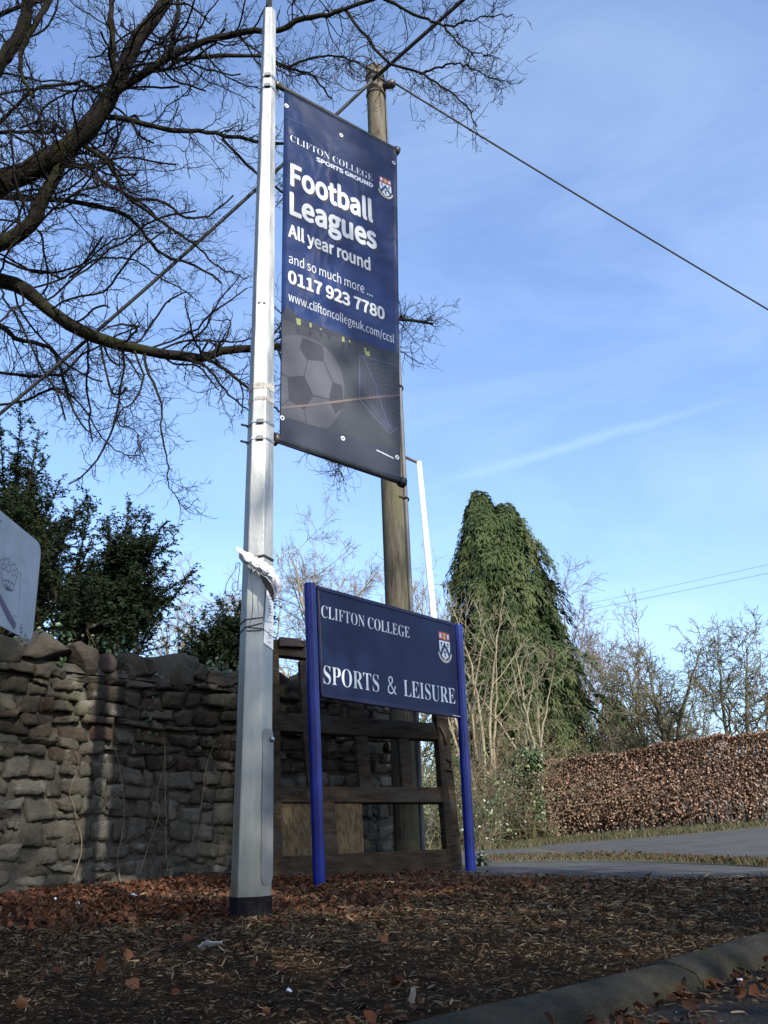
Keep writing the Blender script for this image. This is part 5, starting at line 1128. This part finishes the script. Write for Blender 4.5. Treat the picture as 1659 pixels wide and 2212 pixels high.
ns = 190; us = np.linspace(0, hl, ns) + RNG.normal(0, 0.05, ns); P, R = grow(hp(us, np.full(ns, -0.05), RNG.uniform(-0.1, 0.1, ns)), np.tile([0, 0, 1.0], (ns, 1)) + RNG.normal(0, 0.1, (ns, 3)), np.full(ns, 1.35), RNG.uniform(0.014, 0.026, ns), 10, 0.06, 0.05)
A1, B1 = spawn(P, R, 9, (0.25, 0.6), (25, 65), 6, 0.16, 0.04, 0.5, 0.04, rmin=0.004); A2, B2 = spawn(A1, B1, 6, (0.1, 0.25), (25, 60), 4, 0.2, 0.02, 0.7, 0.1, rmin=0.003)
V, fs = join_tubes([(P, R, 6), (A1, B1, 4), (A2, B2, 3)]); link('stems', mesh_np(V, fs), M['hedge_stem'], hedge)

# ================================================================== BRAMBLE THICKET AND IVY
def thicket(name, label, c, rx, ry, H, n, seed, leafn, m, lm, r=0.006):
    global RNG
    keep = RNG; RNG = np.random.default_rng(seed); root = thing(name, label, 'shrub', tuple(c)); c = np.array(c, float)
    st = c + np.stack([RNG.uniform(-rx, rx, n), RNG.uniform(-ry, ry, n), np.full(n, -0.05)], -1); d = RNG.normal(0, 0.45, (n, 3)); d[:, 2] = 1.0
    P, R = grow(st, d, RNG.uniform(0.55, 1.25, n) * H, RNG.uniform(r * 0.8, r * 1.7, n), 14, 0.15, -0.045)
    A1, B1 = spawn(P, R, 4.5, (0.2, 0.7), (20, 70), 6, 0.2, -0.03, 0.7, 0.15, rmin=r * 0.6); A2, B2 = spawn(A1, B1, 5, (0.1, 0.3), (20, 70), 4, 0.2, 0, 0.8, 0.1, rmin=r * 0.5)
    V, fs = join_tubes([(P, R, 5), (A1, B1, 3), (A2, B2, 3)]); link('stems', mesh_np(V, fs), m, root)
    Q = np.concatenate([P.reshape(-1, 3), A1.reshape(-1, 3), A2.reshape(-1, 3)]); pos = Q[RNG.integers(len(Q), size=leafn)] + RNG.normal(0, 0.05, (leafn, 3)); pos[:, 2] = np.maximum(pos[:, 2], c[2] + 0.02)
    V, fs, tn = bake(*LEAF, pos, frames(rdir(leafn)), RNG.uniform(0.035, 0.075, leafn)); link('foliage', mesh_np(V, fs, tn), lm, root); RNG = keep
thicket('bramble_thicket', 'tangled dry bramble thicket between the right sign post and the hedge', base_at(1068, 18.9), 0.62, 0.7, 2.5, 180, 61, 2600, M['bramble'], M['dry'])
thicket('bramble_thicket', 'mixed green undergrowth seen through the gate beside the wall end', base_at(985, 16.5), 0.75, 0.6, 2.4, 90, 62, 2600, M['moss_twig'], M['ivy'])
thicket('undergrowth', 'olive scrub at the foot of the big conifer above the hedge', base_at(1215, 24.5), 1.7, 0.8, 2.9, 150, 63, 3200, M['moss_twig'], M['dry'], 0.007)
ib = base_at(1135, 18.6); ivy = thing('ivy_clump', 'green ivy covered stump beside the left end of the hedge', 'shrub', ib)
MB().tube([np.array(ib) + np.array([0.03 * k, 0, 0.25 * k - 0.1]) for k in range(8)], list(np.linspace(0.16, 0.06, 8)), 9).build('stump', M['bark'], ivy, True)
n = 2600; a = RNG.uniform(0, 6.28, n); zz = RNG.random(n) * 1.75; rr_ = (0.30 - 0.05 * zz) * RNG.uniform(0.6, 1.25, n)
V, fs, tn = bake(*BROAD, np.array(ib) + np.stack([rr_ * np.cos(a) + 0.1 * zz, rr_ * np.sin(a), zz], -1), frames(np.stack([np.cos(a), np.sin(a), -0.8 + 0 * a], -1) + RNG.normal(0, 0.4, (n, 3)), None), RNG.uniform(0.05, 0.10, n)); link('foliage', mesh_np(V, fs, tn), M['ivy'], ivy)
n = 500; p0 = np.array(ib) + np.array([0.0, -0.35, 0]); V, fs, tn = bake(*NEEDLE, p0 + np.stack([RNG.normal(0, 0.16, n), RNG.normal(0, 0.1, n), np.zeros(n)], -1), frames(RNG.normal(0, 0.35, (n, 3)) + np.array([0, 0, 1.0])), RNG.uniform(0.2, 0.5, n), RNG.uniform(0.3, 0.75, n))
tag(link('grass_tuft', mesh_np(V, fs, tn), M['grass']), 'bright green grass tuft at the foot of the ivy clump', 'grass')
pb = ground(1034, 1872, 0.0); wd = thing('small_weed', 'small dark leafy weed at the foot of the right blue post', 'plant', tuple(pb))
n = 16; st = np.tile(pb, (n, 1)); P, R = grow(st, RNG.normal(0, 0.6, (n, 3)) + np.array([0.2, 0, 1.0]), RNG.uniform(0.07, 0.16, n), np.full(n, 0.003), 6, 0.15); V, fs = join_tubes([(P, R, 4)]); link('stems', mesh_np(V, fs), M['twig'], wd)
pos = P[:, 3:].reshape(-1, 3); V, fs, tn = bake(*BROAD, pos, frames(rdir(len(pos))), RNG.uniform(0.025, 0.05, len(pos)), RNG.uniform(0, 0.4, len(pos))); link('leaves', mesh_np(V, fs, tn), M['ivy'], wd)

# ================================================================== LITTER
def gm(x, y):
    p = ground(x, y, 0.0); z_ = float(mulch_z(p[0], p[1])); return ground(x, y, z_ + 0.012)
a = gm(428, 2046); b = gm(478, 2044)
mb = MB()
for k, (dy, h) in enumerate(((0.0, 0.013), (0.014, 0.006))):
    P = spline([a + np.array([0.0, dy, 0]), (a * 2 + b) / 3 + np.array([0, dy, h]), (a + 2 * b) / 3 + np.array([0, dy, h * 0.8]), b + np.array([0, dy, 0.01])], 14)
    mb.add([p + np.array([0, -0.004, 0.003]) for p in P] + [p + np.array([0, 0.004, -0.003]) for p in P], [(i, i + 1, 14 + i + 1, 14 + i) for i in range(13)])
o = mb.build('plastic_strip', M['litter']); md = o.modifiers.new('thickness', 'SOLIDIFY'); md.thickness = 0.0015
tag(o, 'curled white plastic strip lying on the mulch in front of the column', 'litter')
for i, (x, y, s, lab) in enumerate(((118, 1946, 0.035, 'white scrap of paper at the foot of the wall, farthest left'), (170, 1957, 0.038, 'white scrap of paper among leaves near the wall, nearest the viewer'), (288, 1936, 0.032, 'white scrap of paper in the leaf drift midway along the wall'), (624, 2142, 0.012, 'tiny white scrap on the mulch in front of the left sign post'), (890, 2168, 0.03, 'pale wood splinter standing on the mulch beside the kerb'), (1545, 2126, 0.011, 'pale scrap lying in the gutter below the kerb'))):
    if i == 5: p = ground(1600 / 1.0, 2120, -0.035)
    else: p = gm(x, y)
    r = np.random.default_rng(70 + i); n = 9; V = [p + s * np.array([0.75 * math.cos(t) * r.uniform(0.5, 1.1), 0.55 * math.sin(t) * r.uniform(0.5, 1.1), r.uniform(0, 0.5)]) for t in np.linspace(0, 5.6, n)] + [p + np.array([0, 0, s * 0.55])]
    if i == 4: V = [p + np.array([dx, 0, dz]) for dx, dz in ((-0.003, 0), (0.002, -0.002), (0.007, 0.014), (0.007, 0.025), (0.0, 0.024), (-0.002, 0.015), (-0.003, 0.01), (-0.004, 0.005), (-0.004, 0.002))] + [p + np.array([0.0, -0.006, 0.02])]
    o = MB().add(V, [(k, (k + 1) % n, n) for k in range(n)]).build('paper_scrap' if i != 4 else 'wood_splinter', M['litter'] if i != 4 else mat('splinter', (0.20, 0.17, 0.13), (0.28, 0.24, 0.19), 20, 0.9)); md = o.modifiers.new('thickness', 'SOLIDIFY'); md.thickness = 0.0015
    tag(o, lab, 'litter')
a = gm(300, 2090); b = gm(520, 2010)
tw_ = spline([a, (a + b) / 2 + np.array([0.02, 0, 0.03]), b + np.array([0, 0, 0.03])], 12); o = MB().tube(tw_, list(np.linspace(0.0028, 0.0014, 12)), 6).build('fallen_twig', M['twig'], None, True); tag(o, 'thin dark fallen twig across the mulch in front of the column', 'twig')

# ================================================================== UNSEEN TREES ADDED FOR SHADE (behind the viewer and left of the view)
LD = np.array([-math.sin(SUN_AZ), -math.cos(SUN_AZ), 0]); PD = np.array([-math.cos(SUN_AZ), math.sin(SUN_AZ), 0])
if PD[0] < 0: PD = -PD
def shade_tree(label, lat, s, H, r, n, seed, hole=0.2, z0=0.3):  # unseen added tree, placed and sized to block sun and sky light
    global RNG
    keep = RNG; RNG = np.random.default_rng(seed); b = LD * s + PD * lat; root = thing('added_shade_tree', label, 'tree', (b[0], b[1], -0.1), 'added shade trees out of view')
    P = np.array([spline([b + np.array([0, 0, -0.2]), b + np.array([RNG.normal(0, 0.2), RNG.normal(0, 0.2), H * 0.5]), b + np.array([RNG.normal(0, r * 0.4), RNG.normal(0, r * 0.4), H * 0.96])], 14) for _ in range(3)]); R = np.tile(np.linspace(0.13, 0.02, 14), (3, 1))
    A1, B1 = spawn(P, R, 3.2, (r * 0.5, r * 1.1), (40, 80), 8, 0.15, 0.03, 0.5, 0.05, rmin=0.008)
    V, fs = join_tubes([(P, R, 8), (A1, B1, 5)]); link('trunk', mesh_np(V, fs), M['bark'], root)
    nc = int(n / 26); f = RNG.random(nc); rad = r * np.interp(f, [0, 0.15, 0.6, 0.9, 1], [0.9, 1, 0.95, 0.6, 0.2]); az = RNG.uniform(0, 6.28, nc); q_ = np.sqrt(RNG.random(nc))
    c = b + np.stack([rad * q_ * np.cos(az), rad * q_ * np.sin(az), z0 + (H - z0) * f], -1); idx = np.repeat(np.arange(nc), 26); N = len(idx); pos = c[idx] + RNG.normal(0, 0.20, (N, 3))
    V, fs, tn = bake(*LEAF, pos, frames(rdir(N)), RNG.uniform(0.13, 0.2, N)); link('foliage', mesh_np(V, fs, tn), M['shade_leaf'], root); RNG = keep
shade_tree('broad evergreen shade tree added behind the viewer to the left', -2.0, -7.2, 9.2, 1.8, 4800, 81)
shade_tree('low evergreen shade tree added directly behind the viewer', 1.0, -6.8, 8.3, 1.7, 4400, 85)
shade_tree('tallest evergreen shade tree added behind the viewer to the right', 3.85, -6.9, 11.2, 1.4, 8600, 83)
shade_tree('loose evergreen shade tree added behind the viewer at far right', 6.6, -7.4, 7.8, 1.4, 4200, 84)
bare_tree('bare_tree', 'tall bare tree added behind the viewer for dappled shade, beyond the evergreens', LD * -11 + PD * 3.3, 14.0, 5.0, 35, M['bark'], 3, (0.8, (0.2, 0.34)), 0.15, 0.04, r0=0.16, tw=0.010, dens=0.75, lv4=0.6)  # added out of view so its twigs dapple the sunlight
shade_tree('slim thin-crowned shade tree added behind the viewer, left of the gap', 0.55, -7.6, 12.6, 0.95, 2000, 86)  # added pair dapples the wall; the gap lets sun reach the column
shade_tree('slim thin-crowned shade tree added behind the viewer, right of the gap', 2.45, -7.6, 12.6, 0.85, 1900, 87)
def side_shade_tree(label, x, y, H, r, n, seed):  # unseen evergreens added to darken the column's left face and the bed
    b = np.array([x, y, 0.0]); shade_tree(label, float(b @ PD), float(b @ LD), H, r, n, seed)
side_shade_tree('tall shade tree added beyond the left edge of the view, nearest the wall', -9.2, 6.4, 9.5, 2.2, 5200, 91)
side_shade_tree('tall shade tree added beyond the left edge of the view, beside the bed', -7.4, 2.6, 9.0, 2.0, 5200, 92)
side_shade_tree('tall shade tree added beyond the left edge of the view, level with the viewer', -7.2, -1.4, 9.5, 2.1, 5200, 93)
